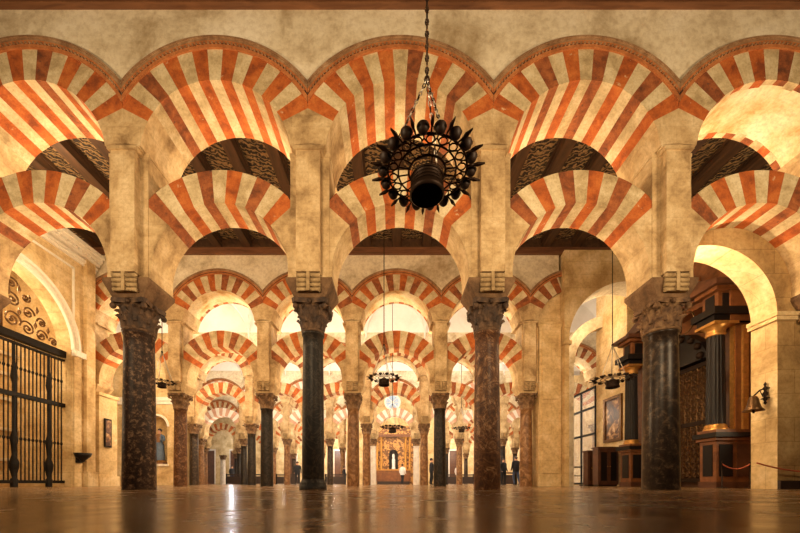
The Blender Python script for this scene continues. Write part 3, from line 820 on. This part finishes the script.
# ------------------------------------------------------------------ chandeliers
def chandelier(cx, cy, z, rad, zapex, ztop, n, label, detail=True, can=True):
    e = empty('chandelier', (cx, cy, z), label, 'chandelier', 'hanging oil lamp chandeliers')
    B = M['bronze']; k = rad/.6
    mb = MB()
    def hoop(r, t, zz=0, N=48): mb.tube([(r*cos(2*pi*i/N), r*sin(2*pi*i/N), zz) for i in range(N)], t, B, 6, True)
    hoop(.21*k, .013*k); hoop(.33*k, .010*k); hoop(.45*k, .012*k); 
    if detail:
        for i in range(n):
            a = 2*pi*(i+.5)/n
            mb.tube([(.20*k*cos(a), .20*k*sin(a), 0), (.33*k*cos(a), .33*k*sin(a), 0)], .008*k, B, 5)
            mb.tube([(.45*k*cos(a), .45*k*sin(a), 0), (.53*k*cos(a), .53*k*sin(a), 0)], .010*k, B, 5)
            # tracery circles and forked ribs
            rr = .39*k; c = Vector((rr*cos(a), rr*sin(a), 0)); q = .045*k
            mb.tube([c+Vector((q*cos(t), q*sin(t), 0)) for t in [2*pi*j/10 for j in range(10)]], .008*k, B, 5, True)
            a2 = 2*pi*i/n
            for s_ in (-.5, .5):
                a3 = a2+s_*2*pi/n
                mb.tube([(.33*k*cos(a3), .33*k*sin(a3), 0), (.405*k*cos(a2), .405*k*sin(a2), 0)], .008*k, B, 5)
            mb.tube([(.405*k*cos(a2), .405*k*sin(a2), 0), (.45*k*cos(a2), .45*k*sin(a2), 0)], .008*k, B, 5)
    # spikes
    for i in range(n):
        a = 2*pi*(i+.5)/n; d = Vector((cos(a), sin(a), 0)); t = Vector((-sin(a), cos(a), 0))
        p = [d*.52*k-t*.006*k, d*.57*k-t*.018*k, d*.65*k, d*.57*k+t*.018*k, d*.52*k+t*.006*k]
        up = Vector((0,0,.012*k)); nn = 5
        mb.add([v-up for v in p]+[v+up for v in p], [tuple(range(5))[::-1], tuple(range(5,10))]+[(j, (j+1) % 5, (j+1) % 5+5, j+5) for j in range(5)], B)
    mb.build('ring', e)
    cup = MB(); cup.lathe([(.012*k,-.045*k),(.030*k,-.04*k),(.050*k,-.02*k),(.060*k,.015*k),(.062*k,.03*k),(.054*k,.03*k),(.04*k,-.01*k)], M['glass'], 14)
    cup.lathe([(.060*k,.01*k),(.067*k,.017*k),(.060*k,.025*k)], B, 14, cap=False)
    cm = cup.mesh('lamp_cup')
    for i in range(n):
        a = 2*pi*i/n; part('lamp_cup', cm, e, (.505*k*cos(a), .505*k*sin(a), 0))
    if can:
        mb = MB(); mb.lathe([(.18*k,-.28*k),(.20*k,-.265*k),(.20*k,-.24*k),(.18*k,-.22*k),(.175*k,-.09*k),(.185*k,-.08*k),(.185*k,-.065*k),(.10*k,-.04*k),(.03*k,.03*k)], B, 32, cap=False)
        mb.lathe([(.165*k,-.27*k),(.16*k,-.08*k),(.0,-.08*k)], B, 32, cap=False)
        for i in range(5):
            zz = (-.05-.035*i)*k; mb.tube([(.187*k*cos(2*pi*j/24), .187*k*sin(2*pi*j/24), zz) for j in range(24)], .004*k, B, 4, True)
        mb.build('lantern', e)
    za = zapex-z
    ch = MB()
    def chain(p, q, link, mat):
        p, q = Vector(p), Vector(q); L = (q-p).length; m = max(2, int(L/(link*.8))); d = (q-p).normalized()
        u = d.cross(Vector((0,1,0))); u.normalize(); w = d.cross(u)
        for i in range(m):
            c = p+(q-p)*((i+.5)/m); v = u if i % 2 else w
            ch.tube([c+d*link*.5*cos(t)+v*link*.22*sin(t) for t in [2*pi*j/8 for j in range(8)]], link*.09, mat[i % len(mat)], 4, True)
    if detail:
        for a in (199, 286, 62):
            a = radians(a); chain((.45*k*cos(a), .45*k*sin(a), .02), (0,0,za), .07, [M['silver'], M['silver'], M['bronze']])
        chain((0,0,za), (0,0,ztop-z), .085, [M['bronze'], M['bronze'], M['bronze2']])
        ch.tube([(0,0,za), (0,0,ztop-z)], .012, M['bronze'], 5)
    else:
        for a in (199, 286, 62, 20):
            a = radians(a); ch.tube([(.45*k*cos(a), .45*k*sin(a), .02), (0,0,za)], .012, M['silver'], 4)
        ch.tube([(0,0,za), (0,0,ztop-z)], .014, M['bronze'], 4)
    ch.ball((0,0,za), .035, M['bronze'])
    ch.build('chain', e)
    return e
chandelier(.385, 4.0, 3.655, .59, 4.70, 9.17, 18, 'big dark bronze chandelier ring with oil cups hanging nearest, under the middle arch')
def cz(y, Y): return H+(HY-y)*Y/F
chandelier(px(384,11.5), 11.5, cz(378,11.5), .54, cz(345,11.5), 9.5, 14, 'small dark bronze chandelier on a long cord in the middle bay, above the altar view', False)
chandelier(px(612.5,11), 11, cz(379,11), .60, cz(345,11), 9.5, 14, 'dark chandelier with pale chains hanging in front of the right side chapel', False)
chandelier(px(162,12), 12, cz(382,12), .42, cz(352,12), 9.5, 12, 'dark chandelier half hidden behind the leftmost brown column', False)
chandelier(px(251,25), 25, cz(426,25), .55, cz(405,25), 9.9, 12, 'small distant chandelier left of the near-black front column', False)
chandelier(px(461.5,24), 24, cz(428,24), .62, cz(408,24), 9.9, 12, 'small distant chandelier seen left of the reddish veined column', False)
chandelier(px(392.5,18), 18, cz(427,18), .62, cz(405,18), 9.9, 14, 'wide flat chandelier hanging low in front of the gilded altar', False)

# ------------------------------------------------------------------ right side: infill arch, square pier, tall plain arch
mb = MB(); cx = 6.57; rr = 1.44; zc = 3.65; bx = bayx(3)
def topz(x):
    d = abs(x-bx); R_ = (LI+LO)/2
    return CL+sqrt(max(0, R_*R_-d*d)) if d < R_*.995 else CL
N = 60; xa, xb = 5.72, colx(4)+.1
y0, y1 = YB-.005, 7.90
xs = sorted(set([xa+(xb-xa)*i/N for i in range(N+1)]+[cx+rr]))
def botz(x):
    return zc+sqrt(max(0, rr*rr-(x-cx)**2)) if abs(x-cx) < rr else 0
for i in range(len(xs)-1):
    p, q = xs[i], xs[i+1]; m_ = (p+q)/2
    inside = abs(m_-cx) < rr
    bp, bq = (zc+sqrt(max(0, rr*rr-(p-cx)**2)), zc+sqrt(max(0, rr*rr-(q-cx)**2))) if inside else (0, 0)
    tp, tq = max(topz(p), 4.3), max(topz(q), 4.3)
    if tp < bp: tp = bp+.01
    if tq < bq: tq = bq+.01
    for Y, o in ((y0, 1), (y1, -1)):
        mb.add([(p,Y,bp),(q,Y,bq),(q,Y,tq),(p,Y,tp)], [(0,1,2,3)][::1] if o > 0 else [(3,2,1,0)], M['ashlar'])
    mb.add([(p,y0,tp),(q,y0,tq),(q,y1,tq),(p,y1,tp)], [(0,1,2,3)], M['ashlar'])
    if inside: mb.add([(p,y0,bp),(p,y1,bp),(q,y1,bq),(q,y0,bq)], [(0,1,2,3)], M['ashlar_pale'], True)
for x in (cx+rr,): mb.add([(x,y0,0),(x,y1,0),(x,y1,zc),(x,y0,zc)], [(0,1,2,3)], M['ashlar_pale'])
inf = struct(mb.build('wall_right'))
mb = MB()
mb.box((cx+rr-.05, y0-.04, 3.52), (xb, y1+.03, 3.60), M['ashlar_pale']); mb.box((cx+rr-.08, y0-.07, 3.60), (xb, y1+.03, 3.68), M['ashlar_pale'])
mb.build('impost_moulding', inf)
mb = MB(); mb.box((cx+rr+.0, y0-.06, 0), (xb, y0, .18), M['base_dark']); struct(mb.build('baseboard_right'))
# fillet: cream wall block next to rightmost second-row column
Yr = YF+D
mb = MB(); mb.box((5.62, Yr-.02, 0), (6.46, Yr+.95, 6.22), M['ashlar_pale']); bx3 = bayx(3); _xs = [6.47-(6.47-5.68)*i/10 for i in range(11)]
mb.prism([(5.57, ZI+.02), (6.47, ZI+.02)]+[(x, CU+sqrt(RI*RI-(x-bx3)**2)-.012) for x in _xs]+[(5.57, 6.25)], Yr+.10, Yr+.95, M['ashlar_pale'])
tag(mb.build('stone_pier'), 'broad square pale stone pier standing right of the second row columns', 'pier')
pr = bpy.data.objects['stone_pier.001'] if 'stone_pier.001' in bpy.data.objects else None
mb = MB(); mb.box((5.56, Yr-.09, 6.22), (6.52, Yr+.96, 6.30), M['ashlar_pale']); mb.box((5.59, Yr-.05, 6.12), (6.49, Yr+.96, 6.22), M['ashlar_pale']); mb.build('cornice', pr)
mb = MB(); mb.box((5.72, Yr-.06, .5), (6.34, Yr-.02, 3.2), M['ashlar_pale']); mb.box((5.72, Yr-.06, 3.35), (6.34, Yr-.02, 6.0), M['ashlar_pale']); mb.build('raised_panel', pr)
# tall plain arch wall
mb = MB(); ac, ar, az = 8.9, 2.25, 5.5; x0, x1 = 6.48, 13.5; ya, yb = Yr-.25, Yr+.75
mb.box((x0, ya, 0), (ac-ar, yb, 8.93), M['ashlar_pale']); mb.box((ac+ar, ya, 0), (x1, yb, 8.93), M['ashlar_pale'])
N = 40
for i in range(N):
    a, b_ = pi*i/N, pi*(i+1)/N
    p, q = ac+ar*cos(a), ac+ar*cos(b_); zp, zq = az+ar*sin(a), az+ar*sin(b_)
    mb.add([(p,ya,zp),(q,ya,zq),(q,ya,8.93),(p,ya,8.93)], [(0,1,2,3)], M['ashlar_pale'])
    mb.add([(p,yb,zp),(q,yb,zq),(q,yb,8.93),(p,yb,8.93)], [(3,2,1,0)], M['ashlar_pale'])
    mb.add([(p,ya,zp),(p,yb,zp),(q,yb,zq),(q,ya,zq)], [(0,1,2,3)], M['plaster'], True)
wr = struct(mb.build('wall_right'))
mb = MB(); mb.box((x0-.04, ya-.06, 5.36), (ac-ar+.08, yb, 5.5), M['ashlar_pale']); mb.build('impost_moulding', wr)
# painting wall & inner arch
mb = MB(); mb.box((9.5, Yr+.75, 0), (10.0, 16.5, 8.9), M['ashlar_pale'])
c2, r2, r3, z2 = 9.9, 1.65, 2.15, 5.6
for i in range(24):
    a, b_ = pi*i/24, pi*(i+1)/24
    P = lambda r, t, y: (c2+r*cos(t), y, z2+r*sin(t))
    for (y, o) in ((16.0, 1), (16.5, -1)): mb.add([P(r2,a,y),P(r3,a,y),P(r3,b_,y),P(r2,b_,y)], [(0,1,2,3)], M['plaster'])
    mb.add([P(r2,a,16),P(r2,a,16.5),P(r2,b_,16.5),P(r2,b_,16)], [(0,1,2,3)], M['plaster'], True)
    mb.add([P(r3,a,16),P(r3,a,16.5),P(r3,b_,16.5),P(r3,b_,16)], [(0,1,2,3)], M['plaster'], True)
mb.box((c2-r3, 16.0, 0), (c2-r2-.05, 16.5, z2), M['plaster'])
struct(mb.build('wall_right'))
p = empty('painting', (9.5, 15.15, 2.75), 'dark gold-framed oil painting on the wall right of the glazed gate', 'painting')
Ya, Yb = 9.46*F/(622-VX), 9.46*F/(604-VX)
zt, zb = cz(393, (Ya)), cz(440, (Ya))
mb = MB(); yc_ = 15.15
for (a, b_, z0, z1) in ((Ya,Yb,zt-.12,zt),(Ya,Yb,zb,zb+.12),(Ya,Ya+.12,zb+.12,zt-.12),(Yb-.12,Yb,zb+.12,zt-.12)): mb.box((-.09, a-yc_, z0-2.75), (0, b_-yc_, z1-2.75), M['bronze2'])
mb.build('frame', p)
mb = MB(); mb.box((-.04, Ya+.1-yc_, zb+.1-2.75), (-.01, Yb-.1-yc_, zt-.1-2.75), M['painting']); mb.build('canvas', p)
# glazed iron gate
g = empty('glazed_gate', (9.5, 18.2, 0), 'tall glazed metal gate with two cross bars beyond the plain stone arch', 'gate')
mb = MB()
y_a, y_b = 16.5-18.2, 19.9-18.2
for z in (.05, 2.42, 3.68, 4.6): mb.box((-.04, y_a, z), (.04, y_b, z+.09), M['iron'])
for y in (y_a, -.45, .55, y_b-.08): mb.box((-.04, y, .05), (.04, y+.08, 4.69), M['iron'])
mb.build('frame', g)
mb = MB(); mb.box((-.008, y_a+.08, .14), (.008, y_b-.08, 4.6), M['pane']); mb.build('pane', g)
# dark cabinets in front of painting
def cabinet(x, y, w, d, h, label, name='cabinet'):
    e = empty(name, (x, y, 0), label, 'cabinet')
    mb = MB(); mb.box((-w/2, -d/2, .06), (w/2, d/2, h-.06), M['ret_dark']); mb.box((-w/2+.04, -d/2+.04, 0), (w/2-.04, d/2-.04, .06), M['black']); mb.build('body', e)
    mb = MB(); mb.box((-w/2-.04, -d/2-.04, h-.06), (w/2+.04, d/2+.04, h), M['ret_dark']); mb.build('top', e)
    for s in (-1, 1):
        mb = MB(); a, b_ = sorted((s*.02, s*(w/2-.04))); mb.box((a, -d/2-.025, .14), (b_, -d/2, h-.14), M['ret_dark']); mb.box((a+.06, -d/2-.035, .22), (b_-.06, -d/2-.02, h-.22), M['black'])
        dd = mb.build('door', e)
        mb = MB(); mb.ball((s*.05, -d/2-.045, h*.5), .02, M['gilt'], 8, 5); mb.build('knob', dd)
cabinet(px(606,14.6)+.05, 14.72, .84, .4, 1.62, 'larger dark wooden cabinet under the oil painting at right')
cabinet(px(590,15.6), 15.6, .40, .38, 1.55, 'narrow dark wooden cabinet left of the larger cabinet under the painting')
# railing before gate
e = empty('railing', (px(572,16.9), 16.9, 0), 'low dark metal railing in front of the glazed gate', 'railing')
for za, zb_ in ((.86,.92),(.45,.49)): mb = MB(); mb.box((-.45,-.03,za),(.5,.03,zb_), M['iron']); mb.build('rail', e)
for xx in (-.42, 0, .46):
    mb = MB(); mb.lathe([(.12,0),(.12,.03),(.03,.05),(.03,.9),(.045,.93),(.03,.97)], M['iron'], 12, (xx,0,0)); mb.build('post', e)

# altarpiece along x ~ 8.3, y 9..13
ap = empty('altarpiece', (8.7, 11, 0), 'marble altarpiece with black columns, orange pedestals and pierced grille in the right chapel', 'altarpiece')
def abox(mb, x0, y0, z0, x1, y1, z1, mat): mb.box((x0-8.7, y0-11, z0), (x1-8.7, y1-11, z1), mat)
def pedestal(y0, y1, x1):
    mb = MB(); x0 = 8.24
    abox(mb, x0, y0, 0, x1, y1, .16, M['ret_dark']); abox(mb, x0+.03, y0+.03, .16, x1, y1-.03, 1.22, M['ret_wood'])
    abox(mb, x0-.03, y0-.03, 1.22, x1, y1+.03, 1.30, M['ret_wood']); abox(mb, x0-.10, y0-.10, 1.30, x1, y1+.06, 1.42, M['black']); abox(mb, x0-.02, y0-.02, 1.42, x1, y1, 1.50, M['ret_wood'])
    # dark inlays
    abox(mb, x0+.015, y0+.13, .30, x0+.035, y1-.13, 1.12, M['black'])
    abox(mb, x0+.10, y0+.012, .30, x0+.44, y0+.035, 1.12, M['black'])
    if x1 > x0+.8: abox(mb, x0+.55, y0+.012, .30, x1-.08, y0+.035, 1.12, M['ret_dark'])
    mb.build('pedestal', ap)
    yc_ = (y0+y1)/2
    mb = MB(); cc = (8.47-8.7, yc_-11, 0); rr_ = .205
    n = 64; vs = []; zs = [1.62, 3.98]
    for z in zs:
        for i in range(n):
            t = 2*pi*i/n; r = (rr_ if z < 2 else rr_*.88)*(1-.06*(i % 4 in (1, 2)))
            vs.append((cc[0]+r*cos(t), cc[1]+r*sin(t), z))
    mb.add(vs, [(i, (i+1) % n, (i+1) % n+n, i+n) for i in range(n)], M['black'])
    mb.lathe([(.26,1.5),(.26,1.55),(.23,1.58),(.24,1.62),(.2,1.66)], M['gilt'], 24, cc)
    mb.build('column_shaft', ap)
    mb = MB(); mb.lathe([(.19,3.96),(.22,4.0),(.20,4.03),(.21,4.12),(.30,4.2)], M['gilt'], 24, cc); abox(mb, 8.18, yc_-.30, 4.2, 8.80, yc_+.30, 4.27, M['gilt'])
    mb.build('column_capital', ap)
    mb = MB()
    abox(mb, 8.2, yc_-.26, 4.27, x1, yc_+.26, 4.42, M['black']); abox(mb, 8.1, yc_-.38, 4.42, x1, yc_+.34, 4.60, M['black'])
    abox(mb, 8.34, yc_-.22, 4.60, x1, yc_+.24, 5.05, M['ret_wood']); abox(mb, 8.44, yc_-.24, 4.66, 8.70, yc_-.2, 5.0, M['black']); abox(mb, 8.32, yc_-.12, 4.66, 8.36, yc_+.14, 5.0, M['black'])
    abox(mb, 8.2, yc_-.34, 5.05, x1, yc_+.34, 5.14, M['ret_wood']); abox(mb, 8.08, yc_-.45, 5.14, x1, yc_+.45, 5.26, M['ret_dark'])
    mb.build('entablature_block', ap)
pedestal(9.0, 9.54, 9.3); pedestal(12.25, 12.85, 9.3)
mb = MB()   # back body
abox(mb, 8.84, 9.1, 0, 9.3, 9.62, 5.2, M['ret_wood']); abox(mb, 8.84, 12.1, 0, 9.3, 12.85, 5.2, M['ret_wood'])
abox(mb, 8.95, 9.62, 4.27, 9.3, 12.1, 5.2, M['ret_wood']); abox(mb, 9.06, 9.6, 0, 9.3, 12.1, 5.2, M['ret_dark'])
for yy in (9.15, 9.45): abox(mb, 8.80, yy-.03, 1.5, 8.86, yy+.08, 4.2, M['gilt'])
abox(mb, 8.98, 9.05, 1.5, 9.12, 9.12, 4.2, M['gilt'])
abox(mb, 8.6, 8.98, 4.27, 9.3, 9.1, 5.2, M['ret_wood'])
mb.build('back_panel', ap)
mb = MB(); abox(mb, 8.60, 9.6, 5.05, 9.3, 12.2, 5.2, M['ret_wood']); abox(mb, 8.42, 9.55, 5.2, 9.3, 12.3, 5.34, M['ret_dark'])
# broken pediment
for (ya_, yb_) in ((9.0, 10.4), (12.8, 11.4)):
    pts = [(ya_-11, 5.3), (yb_-11, 5.3), (yb_-11, 5.95), (ya_-11, 5.38)]
    mb.prism(pts, 8.35-8.7, 9.25-8.7, M['ret_dark'], 'X')
abox(mb, 8.5, 10.55, 5.3, 9.2, 11.25, 6.3, M['ret_wood'])
mb.build('pediment', ap)
mb = MB()
abox(mb, 8.86, 9.6, .15, 8.98, 12.2, 3.55, M['grille'])
for yy in (9.6, 10.88, 12.1): abox(mb, 8.80, yy, .15, 8.98, yy+.1, 3.55, M['bronze'])
for zz in (.15, 1.8, 3.45): abox(mb, 8.80, 9.6, zz, 8.98, 12.2, zz+.12, M['bronze'])
n1, n2 = 12, 16
for i in range(n1+1):
    y = 9.65+i*2.5/n1; mb.tube([(8.84-8.7, y-11, .2), (8.84-8.7, y-11, 3.5)], .014, M['bronze2'], 4)
for j in range(n2+1):
    z = .25+j*3.2/n2
    for i in range(n1):
        y = 9.65+(i+.5)*2.5/n1; mb.tube([(8.84-8.7, y-11+.085*cos(t), z+.085*sin(t)) for t in [2*pi*q/8 for q in range(8)]], .020, M['bronze2'], 3, True)
mb.build('door_grille', ap)
mb = MB()   # dark carved tympanum with crown & ring
pts = [(9.65-11,3.6),(12.15-11,3.6),(11.9-11,4.1),(11.4-11,4.5),(11.1-11,4.62),(10.8-11,4.62),(10.4-11,4.5),(9.9-11,4.1)]
mb.prism(pts, 8.62-8.7, 8.95-8.7, M['black'], 'X')
for i in range(9):
    t = pi*i/8; mb.ball((8.58-8.7, .12+1.0*cos(t)*1.05-.2, 3.7+.75*sin(t)), .10, M['bronze'], 8, 6)
mb.ball((8.55-8.7, 10.9-11, 4.15), .24, M['bronze'], 12, 8, (.6,1,1.3)); mb.ball((8.55-8.7, 10.9-11, 4.85), .12, M['bronze'], 10, 8, (.8,1,1.4))
mb.tube([(8.55-8.7, 10.9-11+.42*cos(t), 4.75+.42*sin(t)) for t in [2*pi*q/24 for q in range(24)]], .03, M['bronze'], 6, True)
mb.tube([(8.45-8.7, 10.2-11+.3*cos(t), 4.75+.3*sin(t)) for t in [2*pi*q/24 for q in range(24)]], .02, M['bronze2'], 6, True)
mb.build('tympanum', ap)
# chapel side wall behind altarpiece
mb = MB(); mb.box((9.3, 7.9, 0), (9.45, Yr-.25, 7.3), M['ret_wood']); struct(mb.build('wall_right'))

# bell with wall bracket on bright jamb
jx = cx+rr
bl = empty('wall_bell', (jx, 7.55, 2.04), 'bronze bell hung from a scrolled wall bracket on the bright stone jamb', 'bell')
mb = MB(); mb.lathe([(0,-.24),(.03,-.20),(.015,-.16),(.045,-.12),(.02,-.06),(.05,0),(.02,.06),(.045,.12),(.015,.16),(.03,.20),(0,.26)], M['bronze'], 12, (-.05,0,0), cap=False); mb.box((-.05,-.02,-.03), (0,.02,.03), M['bronze'])
for zz in (.1, -.1): mb.tube([(-.05,-.09,zz),(-.05,0,zz+.02),(-.05,.09,zz)], .012, M['bronze'])
mb.tube([(0,0,.02),(-.08,-.0,.10),(-.16,0,.08),(-.24,0,.0),(-.29,0,-.04)], .014, M['bronze']); mb.tube([(-.02,0,-.1),(-.1,0,-.06),(-.16,0,.06)], .009, M['bronze'])
mb.build('bracket', bl)
mb = MB(); mb.lathe([(.0,-.04),(.055,-.06),(.085,-.12),(.10,-.22),(.13,-.31),(.185,-.37),(.17,-.37),(.12,-.30),(.0,-.12)], M['bronze2'], 24, (-.30,0,0), cap=False); mb.lathe([(.015,-.42),(.025,-.39),(.01,-.2)], M['bronze'], 8, (-.30,0,0)); mb.build('bell', bl)
# rope barrier
ro = empty('rope_barrier', (8.0, 8.6, 0), 'sagging red rope barrier across the front of the altarpiece pedestal', 'rope barrier')
def rope(mb, p, q, sag, r=.016):
    p, q = Vector(p), Vector(q); mb.tube([p+(q-p)*t+Vector((0,0,-sag*4*t*(1-t))) for t in [i/16 for i in range(17)]], r, M['rope'], 8)
mb = MB(); rope(mb, (px(722,8.6)-8.0, 0, cz(464,8.6)), (px(750,8.6)-8.0, 0, cz(464,8.6)), .12); mb.build('rope', ro)
for xx in (722, 750):
    mb = MB(); X = px(xx, 8.6)-8.0; mb.lathe([(.10,0),(.10,.02),(.014,.04),(.014,cz(463,8.6)),(.022,cz(463,8.6)+.015),(.0,cz(463,8.6)+.04)], M['bronze'], 12, (X,0,0)); mb.build('post', ro)
r2_ = MB(); rope(r2_, (0,0,cz(463,7.2)), (px(812,7.2)-px(757,7.2),0,cz(472,7.2)), .04)
tag(r2_.build('rope', None, (px(757,7.2), 7.2, 0)), 'thin red rope stretched low across the right stone wall', 'rope')

# ------------------------------------------------------------------ gilded altar at the far centre
YA2 = 33.4
al = empty('gilded_altar', (px(393.5,YA2), YA2, 0), 'gilded altar with a small dark niche at the far end of the middle aisle', 'altar')
mb = MB(); mb.box((-2.1, .3, 0), (2.1, .6, 5.6), M['gold_wall'])
mb.build('back_panel', al)
mb = MB(); mb.box((-1.5,-.5,0), (1.5,.3,.28), M['base_dark']); mb.box((-1.6,-.3,.28), (1.6,.3,1.3), M['ret_wood']); mb.box((-1.65,-.35,1.3), (1.65,.3,1.42), M['gilt']); mb.build('altar_table', al)
mb = MB()
for s in (-1, 1):
    for xx in (1.15, 1.55): mb.lathe([(.13,1.42),(.10,1.6),(.10,4.3),(.16,4.5)], M['gilt'], 14, (s*xx,.15,0))
mb.box((-1.75,-.05,4.5), (1.75,.3,4.75), M['ret_wood']); mb.prism([(-1.7,4.75),(1.7,4.75),(0,5.5)], .05, .3, M['gold_wall'])
mb.build('frame', al)
mb = MB(); mb.box((-.42,.1,1.42), (.42,.32,2.9), M['black'])
mb.lathe([(.42,2.9),(.38,3.1),(.25,3.25),(0,3.35)], M['black'], 16, (0,.3,0)); mb.lathe([(.18,1.45),(.14,1.7),(.16,2.3),(.1,2.5),(.13,2.65),(.1,2.85),(0,2.9)], M['cloth_white'], 12, (0,-.0,0)); mb.build('niche_statue', al)
mb = MB(); mb.ball((0, -.1, 6.05), .01, M['gilt'])
rw = MB(); N = 24
for i in range(N):
    t0, t1 = 2*pi*i/N, 2*pi*(i+1)/N
    rw.add([(.62*cos(t0),-.02,.62*sin(t0)),(.78*cos(t0),-.02,.78*sin(t0)),(.78*cos(t1),-.02,.78*sin(t1)),(.62*cos(t1),-.02,.62*sin(t1))], [(0,1,2,3)], M['white_moulding'])
rw.add([(.64*cos(2*pi*i/N), 0, .64*sin(2*pi*i/N)) for i in range(N)], [tuple(range(N))], M['blueglass'])
for i in range(4):
    a = pi*i/4; rw.tube([(.64*cos(a),-.02,.64*sin(a)),(-.64*cos(a),-.02,-.64*sin(a))], .025, M['white_moulding'], 4)
tag(rw.build('round_window', None, (px(392.5,YA2+.2), YA2+.1, cz(402.5, YA2+.2))), 'round pale blue window high above the gilded altar', 'window')
mb = MB(); mb.box((-4.5+px(393,34), YA2+.6, 0), (4.5+px(393,34), YA2+.9, 8.8), M['ashlar_pale']); struct(mb.build('wall_altar'))

# ------------------------------------------------------------------ lights
def light(kind, loc, power, color=(1,.74,.45), size=.1, rot=None, spot=None, sx=None, sy=None):
    d = bpy.data.lights.new('lamp', kind); d.energy = power; d.color = color
    if kind == 'AREA':
        d.shape = 'RECTANGLE'; d.size = sx; d.size_y = sy
    else: d.shadow_soft_size = size
    if spot: d.spot_size = spot; d.spot_blend = .6
    o = bpy.data.objects.new('lamp', d); col.objects.link(o); o.location = loc  # bare light source, no fixture modelled
    if rot: o.rotation_euler = rot
    return o
def aim(o, tgt):
    o.rotation_euler = (Vector(tgt)-o.location).to_track_quat('-Z', 'Y').to_euler(); return o
W1 = (1, .72, .42); W2 = (1, .74, .44); W3 = (1, .86, .66); W4 = (1, .95, .88)
for x in (-6.5, -2, 2.5, 7):
    aim(light('AREA', (x, 2.3, 3.7), 210, W1, sx=1.2, sy=.4), (x*.95, 6.9, 7.6))  # fill lights added out of view to brighten the front arches
for r in range(6):
    ks = {0: range(-1, 5), 1: range(-2, 3), 2: range(-2, 5), 3: range(-2, 5), 4: range(-2, 5), 5: range(-2, 5)}[r]
    for k in ks:  # unseen lights added behind each pier to brighten soffits, next row and vaults
        X = colx(k); y1 = YB+.35+r*D; y0 = YF+r*D
        if not (r == 0 and k == 4): light('POINT', (X*y1/y0, y1, 4.35), [130, 250, 170, 190, 200, 220][r], [W1, W2, W3, W3, W3, W3][r], .07)
        y2 = YC+.35+r*D
        light('POINT', (X*y2/y0, y2, 6.1), [150, 95, 70, 70, 70, 70][r], [W1, W2, W3, W3, W3, W3][r], .07)
        if r == 0:
            light('POINT', (X*7.6/YK, 7.6, 1.9), 60, W1, .05)
        else:
            light('POINT', (X*y2/y0, y2, 7.9), 125 if r == 1 else 130, W4, .07)
# unseen lights added to brighten the chapels, niche, altar and far end
light('POINT', (-13.2, 10.5, 6.5), 600, W2, .15)
light('POINT', (-9.2, 9.5, 8.0), 170, W1, .1)
light('POINT', (px(160,18), 18.5, 6.2), 200, W2, .1)
light('POINT', (8.3, 15.0, 7.2), 80, W1, .1)
light('POINT', (12.2, 18.5, 4.5), 200, (1,.92,.8), .2)
aim(light('SPOT', (5.6, 8.2, 4.6), 120, W1, .08, spot=radians(60)), (8.0, 7.65, 3.0))
aim(light('SPOT', (px(393,30), 29.2, 6.5), 55, W1, .1, spot=radians(70)), (px(393,33), 33.4, 2.8))
for x in (-21, -14, -8, 7, 12): light('POINT', (x, 46, 5), 260, (.94,.96,1), .2)
w = bpy.data.worlds.new('world'); bpy.context.scene.world = w; w.use_nodes = True
w.node_tree.nodes['Background'].inputs[0].default_value = (1, .72, .45, 1); w.node_tree.nodes['Background'].inputs[1].default_value = .04

# ------------------------------------------------------------------ camera
cd = bpy.data.cameras.new('camera'); cam = bpy.data.objects.new('camera', cd); col.objects.link(cam)
cd.sensor_width = 36; cd.lens = F*36/800; cd.shift_x = (400-VX)/800; cd.shift_y = (HY-266.5)/800
cam.location = (0, 0, H); cam.rotation_euler = (pi/2, 0, 0); cd.clip_start = .02; cd.clip_end = 300
sc = bpy.context.scene; sc.camera = cam
sc.view_settings.view_transform = 'Standard'; sc.view_settings.look = 'None'; sc.view_settings.exposure = 0; sc.view_settings.gamma = 1
sc.view_settings.use_curve_mapping = False
